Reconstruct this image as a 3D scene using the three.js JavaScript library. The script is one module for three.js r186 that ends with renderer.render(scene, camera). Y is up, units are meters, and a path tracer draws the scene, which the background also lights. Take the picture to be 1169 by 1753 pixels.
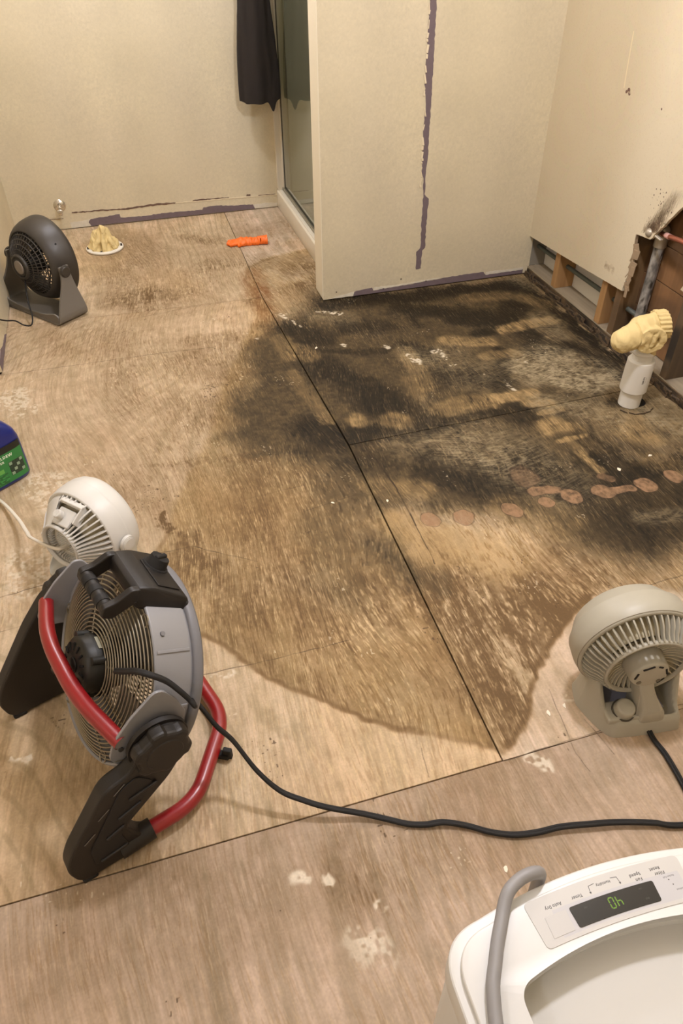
import * as THREE from 'three';
import { mergeGeometries, toCreasedNormals } from 'three/addons/utils/BufferGeometryUtils.js';
import { RoundedBoxGeometry } from 'three/addons/geometries/RoundedBoxGeometry.js';
import { MarchingCubes } from 'three/addons/objects/MarchingCubes.js';

// ---------------------------------------------------------------- camera, light, exposure
const scene = new THREE.Scene();
const camera = new THREE.PerspectiveCamera(70.05, 1169 / 1753, 0.05, 40);
camera.position.set(0, 1.473, 0);
camera.rotation.set(THREE.MathUtils.degToRad(-41.28), THREE.MathUtils.degToRad(-16.22), THREE.MathUtils.degToRad(-0.445), 'YXZ');
const renderer = new THREE.WebGLRenderer({ antialias: true });
renderer.toneMapping = THREE.LinearToneMapping;
renderer.toneMappingExposure = 0.33;
renderer.shadowMap.enabled = true;
scene.background = new THREE.Color(0x000000);
const LAMPS = [
  { at: [0.10, 2.26, -3.45], power: 13, color: [0.97, 0.96, 1.06], label: 'round flush ceiling lamp near the back wall' },
  { at: [0.80, 2.26, -1.35], power: 24, color: [0.97, 0.96, 1.06], label: 'round flush ceiling lamp over the stained floor' },
  { at: [-1.25, 2.26, 0.35], power: 5.5, color: [0.95, 0.96, 1.12], label: 'added fill lamp, round and flush, out of view behind the camera' },  // added fill, not a known fixture; lifts the camera-facing sides
];

// ---------------------------------------------------------------- helpers
const V = (x, y, z) => new THREE.Vector3(x, y, z);
function rng(seed) { let s = seed >>> 0; return () => { s = (s + 0x6d2b79f5) | 0; let t = Math.imul(s ^ (s >>> 15), 1 | s); t = (t + Math.imul(t ^ (t >>> 7), 61 | t)) ^ t; return ((t ^ (t >>> 14)) >>> 0) / 4294967296; }; }
const NT = new Float32Array(65536); { const r = rng(77); for (let i = 0; i < 65536; i++) NT[i] = r(); }
function noise(x, y) {
  const xi = Math.floor(x), yi = Math.floor(y), fx = x - xi, fy = y - yi;
  const u = fx * fx * (3 - 2 * fx), v = fy * fy * (3 - 2 * fy);
  const x0 = xi & 255, x1 = (xi + 1) & 255, y0 = (yi & 255) << 8, y1 = ((yi + 1) & 255) << 8;
  const a = NT[y0 + x0], b = NT[y0 + x1], c = NT[y1 + x0], d = NT[y1 + x1];
  return a + (b - a) * u + (c - a) * v + (a - b - c + d) * u * v;
}
const fbm = (x, y) => noise(x, y) * 0.53 + noise(x * 2.03 + 31, y * 2.03 + 17) * 0.29 + noise(x * 4.1 + 7, y * 4.1 + 91) * 0.18;
const sst = (a, b, x) => { const t = Math.min(1, Math.max(0, (x - a) / (b - a))); return t * t * (3 - 2 * t); };
const clamp01 = (x) => (x < 0 ? 0 : x > 1 ? 1 : x);
const used = new Map();
function numbered(name) { const n = used.get(name) ?? 0; used.set(name, n + 1); return n ? `${name}_${String(n).padStart(3, '0')}` : name; }
function strip(g) {
  const o = g.index ? g.toNonIndexed() : g.clone();
  for (const k of Object.keys(o.attributes)) if (!['position', 'normal', 'uv'].includes(k)) o.deleteAttribute(k);
  if (!o.attributes.normal) o.computeVertexNormals();
  if (!o.attributes.uv) o.setAttribute('uv', new THREE.BufferAttribute(new Float32Array(o.attributes.position.count * 2), 2));
  return o;
}
function mesh(name, geos, mat, parent = scene) {
  const list = Array.isArray(geos) ? geos : [geos];
  const g = list.length === 1 ? list[0] : mergeGeometries(list.map(strip));
  const m = new THREE.Mesh(g, mat);
  m.name = parent === scene ? numbered(name) : name; m.castShadow = m.receiveShadow = true;
  parent.add(m); return m;
}
function thing(name, label, category, pos = [0, 0, 0], turn = 0, group) {
  const o = new THREE.Group(); o.name = numbered(name); o.position.set(...pos); o.rotation.y = turn;
  o.userData = { label, category }; if (group) o.userData.group = group; scene.add(o); return o;
}
function tag(o, label, category, group) { Object.assign(o.userData, { label, category }); if (group) o.userData.group = group; return o; }
function structure(name, label) { const o = new THREE.Group(); o.name = name; o.userData = { kind: 'structure' }; if (label) o.userData.label = label; scene.add(o); return o; }
const mv = (g, x, y, z) => g.translate(x, y, z);
const box = (w, h, d, x = 0, y = 0, z = 0) => new THREE.BoxGeometry(w, h, d).translate(x, y, z);
const rbox = (w, h, d, r, x = 0, y = 0, z = 0, s = 3) => new RoundedBoxGeometry(w, h, d, s, r).translate(x, y, z);
const cyl = (r0, r1, h, n = 40) => new THREE.CylinderGeometry(r0, r1, h, n);            // along y
const cylX = (rFront, rBack, h, x = 0, y = 0, z = 0, n = 40) => new THREE.CylinderGeometry(rFront, rBack, h, n).rotateZ(-Math.PI / 2).translate(x, y, z);
const lathe = (pts, n = 72) => new THREE.LatheGeometry(pts.map(([r, y]) => new THREE.Vector2(r, y)), n);
const latheX = (pts, n = 72) => lathe(pts, n).rotateZ(-Math.PI / 2);                     // points are [radius, axial]
const tube = (pts, r, seg = 64, rad = 10, closed = false, tension = 0.5) => new THREE.TubeGeometry(new THREE.CatmullRomCurve3(pts.map((p) => V(...p)), closed, 'catmullrom', tension), seg, r, rad, closed);
function capTube(pts, r, seg = 64, rad = 12, tension = 0.5) {
  const a = V(...pts[0]), b = V(...pts[pts.length - 1]);
  return [tube(pts, r, seg, rad, false, tension), new THREE.SphereGeometry(r, rad, 8).translate(a.x, a.y, a.z), new THREE.SphereGeometry(r, rad, 8).translate(b.x, b.y, b.z)];
}
// pipe with straight runs and rounded bends
function bentTube(pts, r, bend, seg = 120, rad = 14) {
  const P = pts.map((p) => V(...p)), path = new THREE.CurvePath();
  let at = P[0];
  for (let i = 1; i < P.length; i++) {
    if (i === P.length - 1) { path.add(new THREE.LineCurve3(at, P[i])); break; }
    const d0 = P[i].clone().sub(P[i - 1]), d1 = P[i + 1].clone().sub(P[i]), k = Math.min(bend, d0.length() * 0.48, d1.length() * 0.48);
    const a = P[i].clone().addScaledVector(d0.normalize(), -k), b = P[i].clone().addScaledVector(d1.normalize(), k);
    path.add(new THREE.LineCurve3(at, a)); path.add(new THREE.QuadraticBezierCurve3(a, P[i], b)); at = b;
  }
  return new THREE.TubeGeometry(path, seg, r, rad, false);
}
const torusX = (R, r, x = 0, n = 72, m = 8) => new THREE.TorusGeometry(R, r, m, n).rotateY(Math.PI / 2).translate(x, 0, 0);
function poly(pts) { const s = new THREE.Shape(); pts.forEach(([x, y], i) => (i ? s.lineTo(x, y) : s.moveTo(x, y))); s.closePath(); return s; }
function smoothPoly(pts, r) {      // polygon with rounded corners
  const s = new THREE.Shape(), n = pts.length;
  for (let i = 0; i < n; i++) {
    const p = pts[(i + n - 1) % n], q = pts[i], t = pts[(i + 1) % n];
    const a = Math.hypot(p[0] - q[0], p[1] - q[1]), b = Math.hypot(t[0] - q[0], t[1] - q[1]), k = Math.min(r, a * 0.48, b * 0.48);
    const A = [q[0] + (p[0] - q[0]) * k / a, q[1] + (p[1] - q[1]) * k / a], B = [q[0] + (t[0] - q[0]) * k / b, q[1] + (t[1] - q[1]) * k / b];
    if (i) s.lineTo(...A); else s.moveTo(...A);
    s.quadraticCurveTo(q[0], q[1], ...B);
  }
  s.closePath(); return s;
}
const extrude = (shape, depth, bevel = 0, seg = 2, curve = 10) => new THREE.ExtrudeGeometry(shape, { depth: depth - 2 * bevel, bevelEnabled: bevel > 0, bevelSize: bevel, bevelThickness: bevel, bevelOffset: -bevel, bevelSegments: seg, curveSegments: curve }).translate(0, 0, bevel);
// sweep a rectangular cross-section [width w(t), thickness h] along a path in the yz plane; width runs along x
function strap(path, width, offset, thick, n = 80) {
  const c = new THREE.CatmullRomCurve3(path.map(([z, y]) => V(0, y, z)), false, 'catmullrom', 0.35), pos = [], idx = [];
  const P = c.getSpacedPoints(n);
  for (let i = 0; i <= n; i++) {
    const a = P[Math.max(0, i - 1)], b = P[Math.min(n, i + 1)], t = b.clone().sub(a).normalize(), nrm = V(0, t.z, -t.y), u = i / n;
    const w = width(u) / 2, o = offset(u), r = Math.min(0.004, thick * 0.4);
    for (const [sx, sn, dx] of [[-1, -1, 0], [-1, 1, 0], [1, 1, 0], [1, -1, 0]]) { const q = P[i].clone().addScaledVector(nrm, sn * thick / 2); pos.push(o + sx * w + dx, q.y, q.z); }
  }
  for (let i = 0; i < n; i++) for (let k = 0; k < 4; k++) { const a = i * 4 + k, b = i * 4 + (k + 1) % 4, d = a + 4, e = b + 4; idx.push(a, d, b, b, d, e); }
  idx.push(0, 1, 2, 0, 2, 3); const l = n * 4; idx.push(l, l + 2, l + 1, l, l + 3, l + 2);
  const g = new THREE.BufferGeometry(); g.setAttribute('position', new THREE.Float32BufferAttribute(pos, 3)); g.setIndex(idx);
  return toCreasedNormals(g, 0.7);
}
// signed-distance surface meshed with marching cubes; the field is sampled on a cube of side `size` centred at `c`
function sdfMesh(f, c, size, res) {
  const mc = new MarchingCubes(res, new THREE.MeshStandardMaterial(), false, false, 400000); mc.isolation = 0;
  const h = res / 2;
  for (let k = 0; k < res; k++) for (let j = 0; j < res; j++) for (let i = 0; i < res; i++)
    mc.field[k * res * res + j * res + i] = -f(c[0] + (i - h) / h * size / 2, c[1] + (j - h) / h * size / 2, c[2] + (k - h) / h * size / 2);
  mc.update();
  const n = mc.count, g = new THREE.BufferGeometry();
  g.setAttribute('position', new THREE.BufferAttribute(mc.positionArray.slice(0, n * 3), 3));
  g.setAttribute('normal', new THREE.BufferAttribute(mc.normalArray.slice(0, n * 3), 3));
  g.scale(size / 2, size / 2, size / 2).translate(...c);
  const p = g.attributes.position, m = g.attributes.normal, e = size / res * 0.6;      // shading normals from the field itself
  for (let i = 0; i < n; i++) { const x = p.getX(i), y = p.getY(i), z = p.getZ(i), a = f(x + e, y, z) - f(x - e, y, z), b = f(x, y + e, z) - f(x, y - e, z), d = f(x, y, z + e) - f(x, y, z - e), l = Math.hypot(a, b, d) || 1; m.setXYZ(i, a / l, b / l, d / l); }
  return g;
}
const capsule = (x, y, z, a, b, ra, rb = ra) => {
  const bx = b[0] - a[0], by = b[1] - a[1], bz = b[2] - a[2], px = x - a[0], py = y - a[1], pz = z - a[2];
  const t = clamp01((px * bx + py * by + pz * bz) / (bx * bx + by * by + bz * bz));
  return Math.hypot(px - bx * t, py - by * t, pz - bz * t) - (ra + (rb - ra) * t);
};
const smin = (a, b, k) => { const h = Math.max(k - Math.abs(a - b), 0) / k; return Math.min(a, b) - h * h * k * 0.25; };
function dataTex(w, h, fill, srgb = true) {
  const d = new Uint8Array(w * h * 4);
  for (let j = 0, o = 0; j < h; j++) for (let i = 0; i < w; i++, o += 4) { const c = fill(i, j); d[o] = clamp01(c[0]) * 255; d[o + 1] = clamp01(c[1]) * 255; d[o + 2] = clamp01(c[2]) * 255; d[o + 3] = 255; }
  const t = new THREE.DataTexture(d, w, h, THREE.RGBAFormat); t.magFilter = THREE.LinearFilter; t.minFilter = THREE.LinearFilter;
  t.wrapS = t.wrapT = THREE.RepeatWrapping; if (srgb) t.colorSpace = THREE.SRGBColorSpace; t.needsUpdate = true; return t;
}
function canvasTex(w, h, draw) {
  const c = document.createElement('canvas'); c.width = w; c.height = h; draw(c.getContext('2d'), w, h);
  const t = new THREE.CanvasTexture(c); t.colorSpace = THREE.SRGBColorSpace; t.magFilter = THREE.LinearFilter; return t;
}
const std = (color, roughness = 0.6, extra = {}) => new THREE.MeshStandardMaterial({ color, roughness, ...extra });

// ---------------------------------------------------------------- stains of the plywood floor, in metres on the floor
const FX0 = -0.75, FZ0 = -4.4, CELL = 0.004, FW = 660, FH = 1260;
const LAYERS = {}; for (const n of ['damp', 'edge', 'brown', 'rust', 'dark', 'black', 'sand', 'plug', 'grey', 'white']) LAYERS[n] = new Float32Array(FW * FH);
const pairs = (p) => { const o = []; for (let i = 0; i < p.length; i += 2) o.push([p[i], p[i + 1]]); return o; };
const segDist = (x, z, a, b) => { const bx = b[0] - a[0], bz = b[1] - a[1], t = clamp01(((x - a[0]) * bx + (z - a[1]) * bz) / (bx * bx + bz * bz + 1e-12)); return Math.hypot(x - a[0] - bx * t, z - a[1] - bz * t); };
function stamp(layer, pts, margin, value) {
  const f = LAYERS[layer], xs = pts.map((p) => p[0]), zs = pts.map((p) => p[1]);
  const i0 = Math.max(0, Math.floor((Math.min(...xs) - margin - FX0) / CELL)), i1 = Math.min(FW - 1, Math.ceil((Math.max(...xs) + margin - FX0) / CELL));
  const j0 = Math.max(0, Math.floor((Math.min(...zs) - margin - FZ0) / CELL)), j1 = Math.min(FH - 1, Math.ceil((Math.max(...zs) + margin - FZ0) / CELL));
  for (let j = j0; j <= j1; j++) for (let i = i0; i <= i1; i++) { const v = value(FX0 + (i + 0.5) * CELL, FZ0 + (j + 0.5) * CELL); if (v > 0) f[j * FW + i] = 1 - (1 - f[j * FW + i]) * (1 - v); }
}
function stain(layer, strength, r, ...p) {
  const pts = pairs(p), hard = layer === 'plug' || layer === 'white' ? 0.8 : layer === 'sand' ? 0.6 : 0.35, far = layer === 'plug' ? 1.12 : layer === 'sand' ? 1.35 : 1.7;
  stamp(layer, pts, r * far, (x, z) => { let d = 9; for (let k = 1; k < pts.length; k++) d = Math.min(d, segDist(x, z, pts[k - 1], pts[k])); return strength * (1 - sst(r * hard, r * far, d)); });
}
function fill(layer, strength, soft, ...p) {
  const pts = pairs(p), n = pts.length;
  stamp(layer, pts, soft, (x, z) => {
    let d = 9, inside = false;
    for (let k = 0, m = n - 1; k < n; m = k++) { const a = pts[k], b = pts[m]; d = Math.min(d, segDist(x, z, a, b)); if ((a[1] > z) !== (b[1] > z) && x < (b[0] - a[0]) * (z - a[1]) / (b[1] - a[1]) + a[0]) inside = !inside; }
    return strength * sst(-soft, soft, inside ? d : -d);
  });
}
const scores = [];
function score(strength, w, ...p) { scores.push({ strength, w, pts: pairs(p) }); }
fill('damp',1,0.02,-0.105,-1.560, -0.077,-1.619, -0.040,-1.700, -0.013,-1.805, 0.064,-1.967, 0.150,-2.150, 0.240,-2.445, 0.375,-2.738, 0.486,-2.981, 0.495,-3.228, 0.552,-3.489, 0.642,-3.597, 0.801,-3.626, 0.955,-3.676, 2.161,-3.299, 2.080,-2.162, 1.766,-1.448, 1.402,-0.992, 1.079,-1.079, 1.010,-1.084, 0.943,-1.044, 0.877,-1.002, 0.821,-0.961, 0.759,-0.905, 0.716,-0.847, 0.684,-0.807, 0.644,-0.771, 0.596,-0.739, 0.579,-0.729, 0.566,-0.745, 0.516,-0.775, 0.471,-0.804, 0.426,-0.833, 0.378,-0.855, 0.310,-0.906, 0.244,-0.972, 0.173,-1.031, 0.125,-1.072, 0.092,-1.124, 0.040,-1.205, -0.011,-1.260, -0.065,-1.370);
stain('edge',0.85,0.0065,-0.011,-1.260, 0.040,-1.205, 0.092,-1.124, 0.125,-1.072, 0.173,-1.031, 0.244,-0.972, 0.310,-0.906, 0.378,-0.855, 0.426,-0.833);
stain('edge',0.45,0.006,0.426,-0.833, 0.471,-0.804, 0.517,-0.778, 0.566,-0.745, 0.578,-0.732);
stain('edge',0.9,0.0075,0.597,-0.742, 0.641,-0.772, 0.682,-0.807, 0.711,-0.849, 0.756,-0.906, 0.813,-0.959, 0.873,-1.004, 0.937,-1.042, 1.000,-1.081);
stain('edge',0.5,0.007,-0.106,-1.553, -0.077,-1.619, -0.044,-1.688);
stain('edge',0.55,0.008,0.556,-3.524, 0.506,-3.359, 0.517,-3.188);
stain('edge',0.5,0.007,0.557,-3.502, 0.634,-3.561, 0.716,-3.589);
stain('brown',0.35,0.03,0.044,-1.224, 0.109,-1.137, 0.191,-1.044, 0.295,-0.949, 0.397,-0.869);
stain('brown',0.5,0.035,0.615,-0.772, 0.675,-0.818, 0.712,-0.866, 0.764,-0.930, 0.851,-1.000, 0.959,-1.071);
fill('brown',0.44,0.16,-0.026,-1.696, 0.119,-1.950, 0.369,-2.010, 0.589,-1.908, 0.601,-1.376, 0.595,-0.954, 0.573,-0.776, 0.412,-0.872, 0.253,-1.004, 0.117,-1.173, 0.033,-1.298);
fill('brown',0.8,0.08,0.576,-1.359, 0.687,-1.325, 0.847,-1.138, 0.932,-1.069, 0.807,-0.965, 0.714,-0.865, 0.650,-0.785, 0.591,-0.748, 0.581,-0.958);
stain('brown',0.9,0.09,0.689,-1.039, 0.692,-0.961, 0.694,-0.871);
stain('brown',0.55,0.05,0.656,-1.131, 0.674,-1.024);
stain('brown',0.55,0.05,0.852,-1.181, 0.902,-1.078);
stain('brown',0.5,0.035,1.055,-1.190, 1.081,-1.112);
stain('brown',0.45,0.035,0.695,-1.411, 0.712,-1.258);
stain('brown',0.4,0.03,0.561,-1.269, 0.575,-1.134);
stain('brown',0.85,0.035,-0.004,-1.623, 0.015,-1.554, 0.026,-1.513);
stain('brown',0.9,0.012,-0.049,-1.758, -0.041,-1.687);
stain('brown',0.5,0.05,-0.044,-1.547, -0.009,-1.441);
stain('brown',0.5,0.03,0.068,-1.513, 0.065,-1.352, 0.044,-1.274);
stain('brown',0.4,0.05,0.220,-1.677, 0.210,-1.545);
stain('brown',0.4,0.07,0.322,-1.436, 0.323,-1.253, 0.334,-1.127);
stain('brown',0.45,0.05,0.207,-1.376, 0.140,-1.287);
stain('brown',0.3,0.1,0.285,-1.900, 0.454,-1.722);
stain('brown',0.45,0.05,0.438,-1.306, 0.429,-1.178);
stain('dark',0.28,0.09,0.410,-1.564, 0.376,-1.325);
stain('dark',0.3,0.06,0.544,-1.470, 0.568,-1.290);
stain('dark',0.35,0.03,0.564,-1.412, 0.572,-1.300);
stain('dark',0.3,0.03,0.643,-1.303, 0.644,-1.221);
stain('rust',0.55,0.05,0.555,-3.209, 0.534,-2.937, 0.529,-2.797);
stain('rust',0.5,0.05,0.549,-3.431, 0.540,-3.247);
stain('brown',0.6,0.05,0.515,-3.125, 0.554,-3.050);
stain('brown',0.55,0.05,0.728,-3.383, 0.804,-3.395, 0.846,-3.382);
stain('brown',0.5,0.05,0.758,-3.213, 0.814,-3.229);
stain('brown',0.35,0.08,0.602,-3.548, 0.853,-3.469);
stain('brown',0.35,0.1,0.612,-3.191, 0.794,-3.135);
stain('brown',0.4,0.06,0.468,-2.710, 0.483,-2.507);
stain('brown',0.45,0.08,0.298,-2.517, 0.408,-2.484);
stain('brown',0.35,0.1,0.158,-2.655, 0.331,-2.700);
stain('brown',0.35,0.12,0.214,-2.285, 0.321,-2.173);
stain('brown',0.28,0.13,-0.135,-1.842, 0.020,-2.082);
stain('brown',0.3,0.07,0.055,-2.374, 0.101,-2.240);
stain('brown',0.35,0.05,0.312,-4.005, 0.438,-3.905);
stain('brown',0.3,0.07,0.358,-3.586, 0.448,-3.596);
stain('brown',0.3,0.1,-0.108,-3.621, 0.027,-3.245);
stain('brown',0.35,0.06,-0.113,-3.288, 0.035,-3.338);
stain('brown',0.3,0.05,0.181,-2.824, 0.354,-2.824);
stain('brown',0.28,0.15,-0.058,-3.993, 0.047,-3.798);
stain('brown',0.25,0.15,-0.310,-3.002, -0.036,-2.813);
stain('brown',0.3,0.06,0.074,-3.325, 0.247,-3.304);
stain('brown',0.28,0.08,-0.128,-2.648, -0.124,-2.388);
stain('brown',0.25,0.1,0.650,-3.943, 0.821,-3.980);
fill('brown',0.2,0.25,-0.599,-3.201, -0.308,-3.111, 0.325,-3.873, 0.589,-3.791, 0.298,-2.517, 0.064,-1.967, -0.194,-1.747, -0.430,-1.819, -0.531,-1.849);
fill('brown',0.18,0.12,-0.230,-4.219, 0.575,-4.057, 0.574,-3.557, 0.459,-3.111, -0.115,-3.052, -0.172,-3.434);
stain('brown',0.5,0.07,0.690,-1.208, 0.719,-1.050);
stain('brown',0.55,0.06,0.681,-0.875, 0.756,-0.961);
stain('brown',0.5,0.08,0.872,-1.087, 0.948,-1.129);
stain('brown',0.4,0.12,1.043,-1.170, 1.199,-1.123);
stain('brown',0.2,0.12,-0.140,-0.741, 0.005,-0.748);
stain('brown',0.2,0.1,0.037,-0.561, 0.289,-0.541);
stain('brown',0.3,0.06,0.186,-0.595, 0.223,-0.561);
stain('brown',0.25,0.12,0.409,-0.654, 0.585,-0.628);
stain('brown',0.22,0.14,-0.368,-0.629, -0.158,-0.587);
stain('brown',0.25,0.08,-0.337,-1.235, -0.292,-0.976);
fill('dark',0.8,0.1,0.500,-2.862, 0.634,-2.935, 0.794,-3.135, 0.838,-2.993, 1.218,-3.029, 1.805,-2.997, 1.806,-2.663, 1.772,-2.360, 1.731,-2.077, 1.596,-1.902, 1.588,-1.638, 1.657,-1.482, 1.477,-1.161, 1.257,-1.153, 1.086,-1.242, 0.990,-1.415, 0.867,-1.480, 0.739,-1.542, 0.604,-1.647, 0.487,-1.838, 0.343,-1.983, 0.228,-2.126, 0.310,-2.337, 0.417,-2.527);
fill('dark',0.24,0.2,0.166,-2.003, 0.268,-2.350, 0.446,-2.665, 0.752,-2.784, 0.744,-1.760, 0.544,-1.523, 0.439,-1.667);
stain('black',0.95,0.06,1.121,-2.844, 1.284,-2.764, 1.360,-2.681, 1.506,-2.636, 1.606,-2.724);
stain('black',0.9,0.06,0.813,-3.001, 1.030,-2.984, 1.250,-2.961, 1.703,-2.919);
stain('black',0.95,0.06,1.311,-2.696, 1.482,-2.586);
stain('black',0.95,0.033,1.330,-2.523, 1.565,-2.533, 1.749,-2.561);
stain('black',0.8,0.06,0.647,-2.410, 0.594,-2.569, 0.722,-2.342, 0.756,-2.159);
stain('black',0.8,0.072,0.608,-2.828, 0.677,-2.698);
stain('black',0.8,0.06,0.491,-2.083, 0.589,-1.979, 0.820,-1.964, 0.955,-1.971);
stain('black',0.85,0.072,0.796,-2.210, 0.825,-2.098);
stain('black',0.9,0.028,1.358,-2.384, 1.316,-2.204, 1.260,-2.154);
stain('black',0.8,0.06,1.030,-2.269, 1.169,-2.250, 1.249,-2.157);
stain('black',0.95,0.042,1.677,-2.337, 1.705,-2.203, 1.731,-2.077);
stain('black',0.95,0.028,1.756,-2.902, 1.768,-2.674, 1.776,-2.412, 1.781,-2.155);
stain('black',0.8,0.048,1.541,-2.485, 1.516,-2.335, 1.631,-2.351);
stain('black',0.38,0.048,0.551,-1.852, 0.662,-1.818);
stain('black',0.75,0.072,0.817,-1.738, 0.902,-1.648, 1.023,-1.643);
stain('black',0.8,0.072,1.143,-1.671, 1.171,-1.566, 1.185,-1.515);
stain('black',0.75,0.06,1.006,-1.525, 0.961,-1.599);
stain('black',0.8,0.06,1.328,-1.615, 1.360,-1.493);
stain('black',0.9,0.042,1.422,-1.490, 1.620,-1.526);
stain('black',0.48,0.072,1.307,-1.347, 1.509,-1.372);
stain('black',0.45,0.072,1.312,-1.263, 1.425,-1.256);
stain('black',0.42,0.072,1.203,-1.406, 1.244,-1.311);
stain('black',0.48,0.013,1.302,-1.320, 1.293,-1.264, 1.306,-1.226);
stain('black',0.7,0.033,0.808,-1.930, 1.182,-1.968);
stain('black',0.7,0.048,1.125,-2.046, 1.230,-1.973, 1.236,-1.893);
stain('black',0.75,0.022,1.575,-1.908, 1.675,-1.837);
stain('black',0.7,0.048,1.067,-2.424, 1.025,-2.512);
stain('black',0.65,0.06,0.992,-2.710, 0.848,-2.754);
stain('black',0.8,0.022,1.133,-1.516, 1.215,-1.461, 1.335,-1.454);
stain('black',0.7,0.028,1.072,-1.556, 1.177,-1.539, 1.284,-1.507);
stain('black',0.45,0.04,0.637,-1.929, 0.580,-2.018, 0.460,-1.965);
stain('brown',0.4,0.03,0.458,-1.955, 0.201,-1.975);
stain('dark',0.3,0.014,0.260,-1.974, 0.441,-1.971, 0.587,-1.972);
stain('brown',0.35,0.012,0.066,-1.983, 0.260,-1.974);
stain('brown',0.3,0.01,-0.084,-2.012, 0.068,-1.999, 0.365,-1.994);
stain('dark',0.4,0.07,0.462,-1.750, 0.587,-1.652);
stain('dark',0.3,0.08,0.468,-2.248, 0.541,-2.030);
stain('dark',0.3,0.06,0.413,-2.625, 0.454,-2.379);
stain('black',0.6,0.02,0.663,-2.598, 0.827,-2.523, 1.020,-2.498);
stain('black',0.55,0.02,0.647,-2.410, 0.808,-2.315);
stain('black',0.6,0.015,1.167,-2.891, 1.135,-2.665);
stain('black',0.6,0.015,1.393,-2.821, 1.355,-2.597);
stain('black',0.55,0.012,1.597,-2.885, 1.567,-2.646);
stain('black',0.6,0.014,1.365,-2.512, 1.358,-2.384);
stain('black',0.5,0.012,0.816,-1.839, 0.817,-1.738);
stain('black',0.5,0.012,0.772,-1.835, 0.772,-1.768);
stain('black',0.5,0.012,0.982,-1.877, 0.995,-1.716);
stain('black',0.5,0.012,1.080,-1.759, 1.068,-1.566);
stain('black',0.5,0.012,1.434,-1.833, 1.420,-1.587);
stain('black',0.45,0.012,1.372,-1.930, 1.361,-1.708);
stain('black',0.5,0.012,1.436,-1.685, 1.440,-1.484);
stain('brown',0.6,0.02,0.828,-1.223, 0.831,-1.211);
stain('brown',0.6,0.016,0.701,-1.261, 0.706,-1.244);
stain('brown',0.6,0.02,1.028,-1.272, 1.035,-1.257);
stain('black',0.25,0.008,0.477,-1.406, 0.482,-1.400);
stain('black',0.2,0.02,0.516,-1.440, 0.537,-1.396);
fill('dark',0.55,0.06,1.796,-2.057, 1.838,-1.828, 1.677,-1.508, 1.561,-1.700, 1.575,-1.908);
stain('black',0.6,0.02,1.698,-1.871, 1.751,-1.896);
stain('black',0.4,0.03,1.671,-1.760, 1.681,-1.610);
stain('sand',0.75,0.042,1.197,-2.522, 1.274,-2.487, 1.355,-2.462);
stain('sand',0.85,0.04,1.463,-2.536, 1.575,-2.552, 1.704,-2.558);
stain('sand',0.5,0.035,1.292,-2.355, 1.415,-2.342);
stain('sand',0.6,0.05,0.987,-2.048, 1.084,-2.059, 1.173,-2.048);
stain('sand',0.85,0.035,1.200,-2.056, 1.292,-2.049, 1.340,-2.047);
stain('sand',0.75,0.028,1.299,-1.993, 1.371,-1.971);
stain('sand',0.7,0.035,0.664,-2.083, 0.664,-2.060);
stain('sand',0.55,0.05,0.786,-2.039, 0.807,-2.017);
fill('sand',0.9,0.02,1.266,-1.876, 1.336,-1.886, 1.393,-1.822, 1.404,-1.781, 1.249,-1.788);
stain('sand',0.9,0.014,1.289,-1.747, 1.387,-1.753);
stain('sand',0.75,0.016,1.307,-1.918, 1.392,-1.924);
stain('sand',0.8,0.016,1.316,-1.669, 1.326,-1.605, 1.334,-1.561);
stain('sand',0.5,0.02,1.322,-1.727, 1.327,-1.666);
stain('sand',0.55,0.05,1.532,-1.727, 1.585,-1.668);
stain('sand',0.4,0.08,1.611,-1.741, 1.713,-1.654);
stain('sand',0.35,0.1,1.533,-1.802, 1.814,-1.795);
stain('sand',0.35,0.05,1.530,-1.553, 1.601,-1.499);
stain('sand',0.45,0.04,0.994,-2.496, 0.995,-2.303, 0.985,-2.216);
stain('sand',0.4,0.05,1.443,-2.869, 1.609,-2.849);
stain('sand',0.4,0.05,1.698,-2.790, 1.745,-2.712);
stain('sand',0.4,0.03,0.937,-2.276, 0.934,-2.146);
stain('sand',0.5,0.05,0.583,-2.623, 0.617,-2.563);
stain('sand',0.4,0.04,0.537,-2.741, 0.538,-2.587);
stain('sand',0.35,0.03,0.517,-2.450, 0.560,-2.100);
stain('sand',0.5,0.05,0.707,-1.661, 0.737,-1.636);
stain('sand',0.4,0.05,0.605,-1.707, 0.649,-1.663);
stain('sand',0.35,0.08,0.981,-1.474, 1.091,-1.385);
stain('sand',0.45,0.07,0.611,-1.503, 0.665,-1.357);
stain('sand',0.4,0.08,0.715,-1.392, 0.846,-1.277);
stain('sand',0.5,0.03,0.604,-1.546, 0.610,-1.450);
stain('plug',1,0.028,0.713,-1.505, 0.718,-1.495);
stain('plug',1,0.03,0.813,-1.485, 0.818,-1.476);
stain('plug',1,0.03,0.969,-1.475, 0.974,-1.465);
stain('plug',1,0.024,1.086,-1.474, 1.091,-1.464);
stain('plug',1,0.032,1.178,-1.478, 1.182,-1.468);
stain('plug',1,0.034,1.283,-1.470, 1.287,-1.460);
stain('plug',1,0.034,1.429,-1.462, 1.433,-1.452);
stain('plug',1,0.03,1.540,-1.472, 1.543,-1.462);
stain('plug',0.7,0.022,1.073,-1.528, 1.145,-1.518);
stain('plug',0.8,0.016,1.309,-1.462, 1.377,-1.454);
stain('plug',0.5,0.045,1.080,-1.619, 1.085,-1.592);
stain('plug',0.6,0.02,1.323,-1.535, 1.341,-1.514);
stain('grey',0.85,0.11,1.471,-2.251, 1.549,-2.203, 1.602,-2.117);
stain('grey',0.95,0.07,1.494,-2.105, 1.589,-2.053, 1.664,-2.052);
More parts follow.
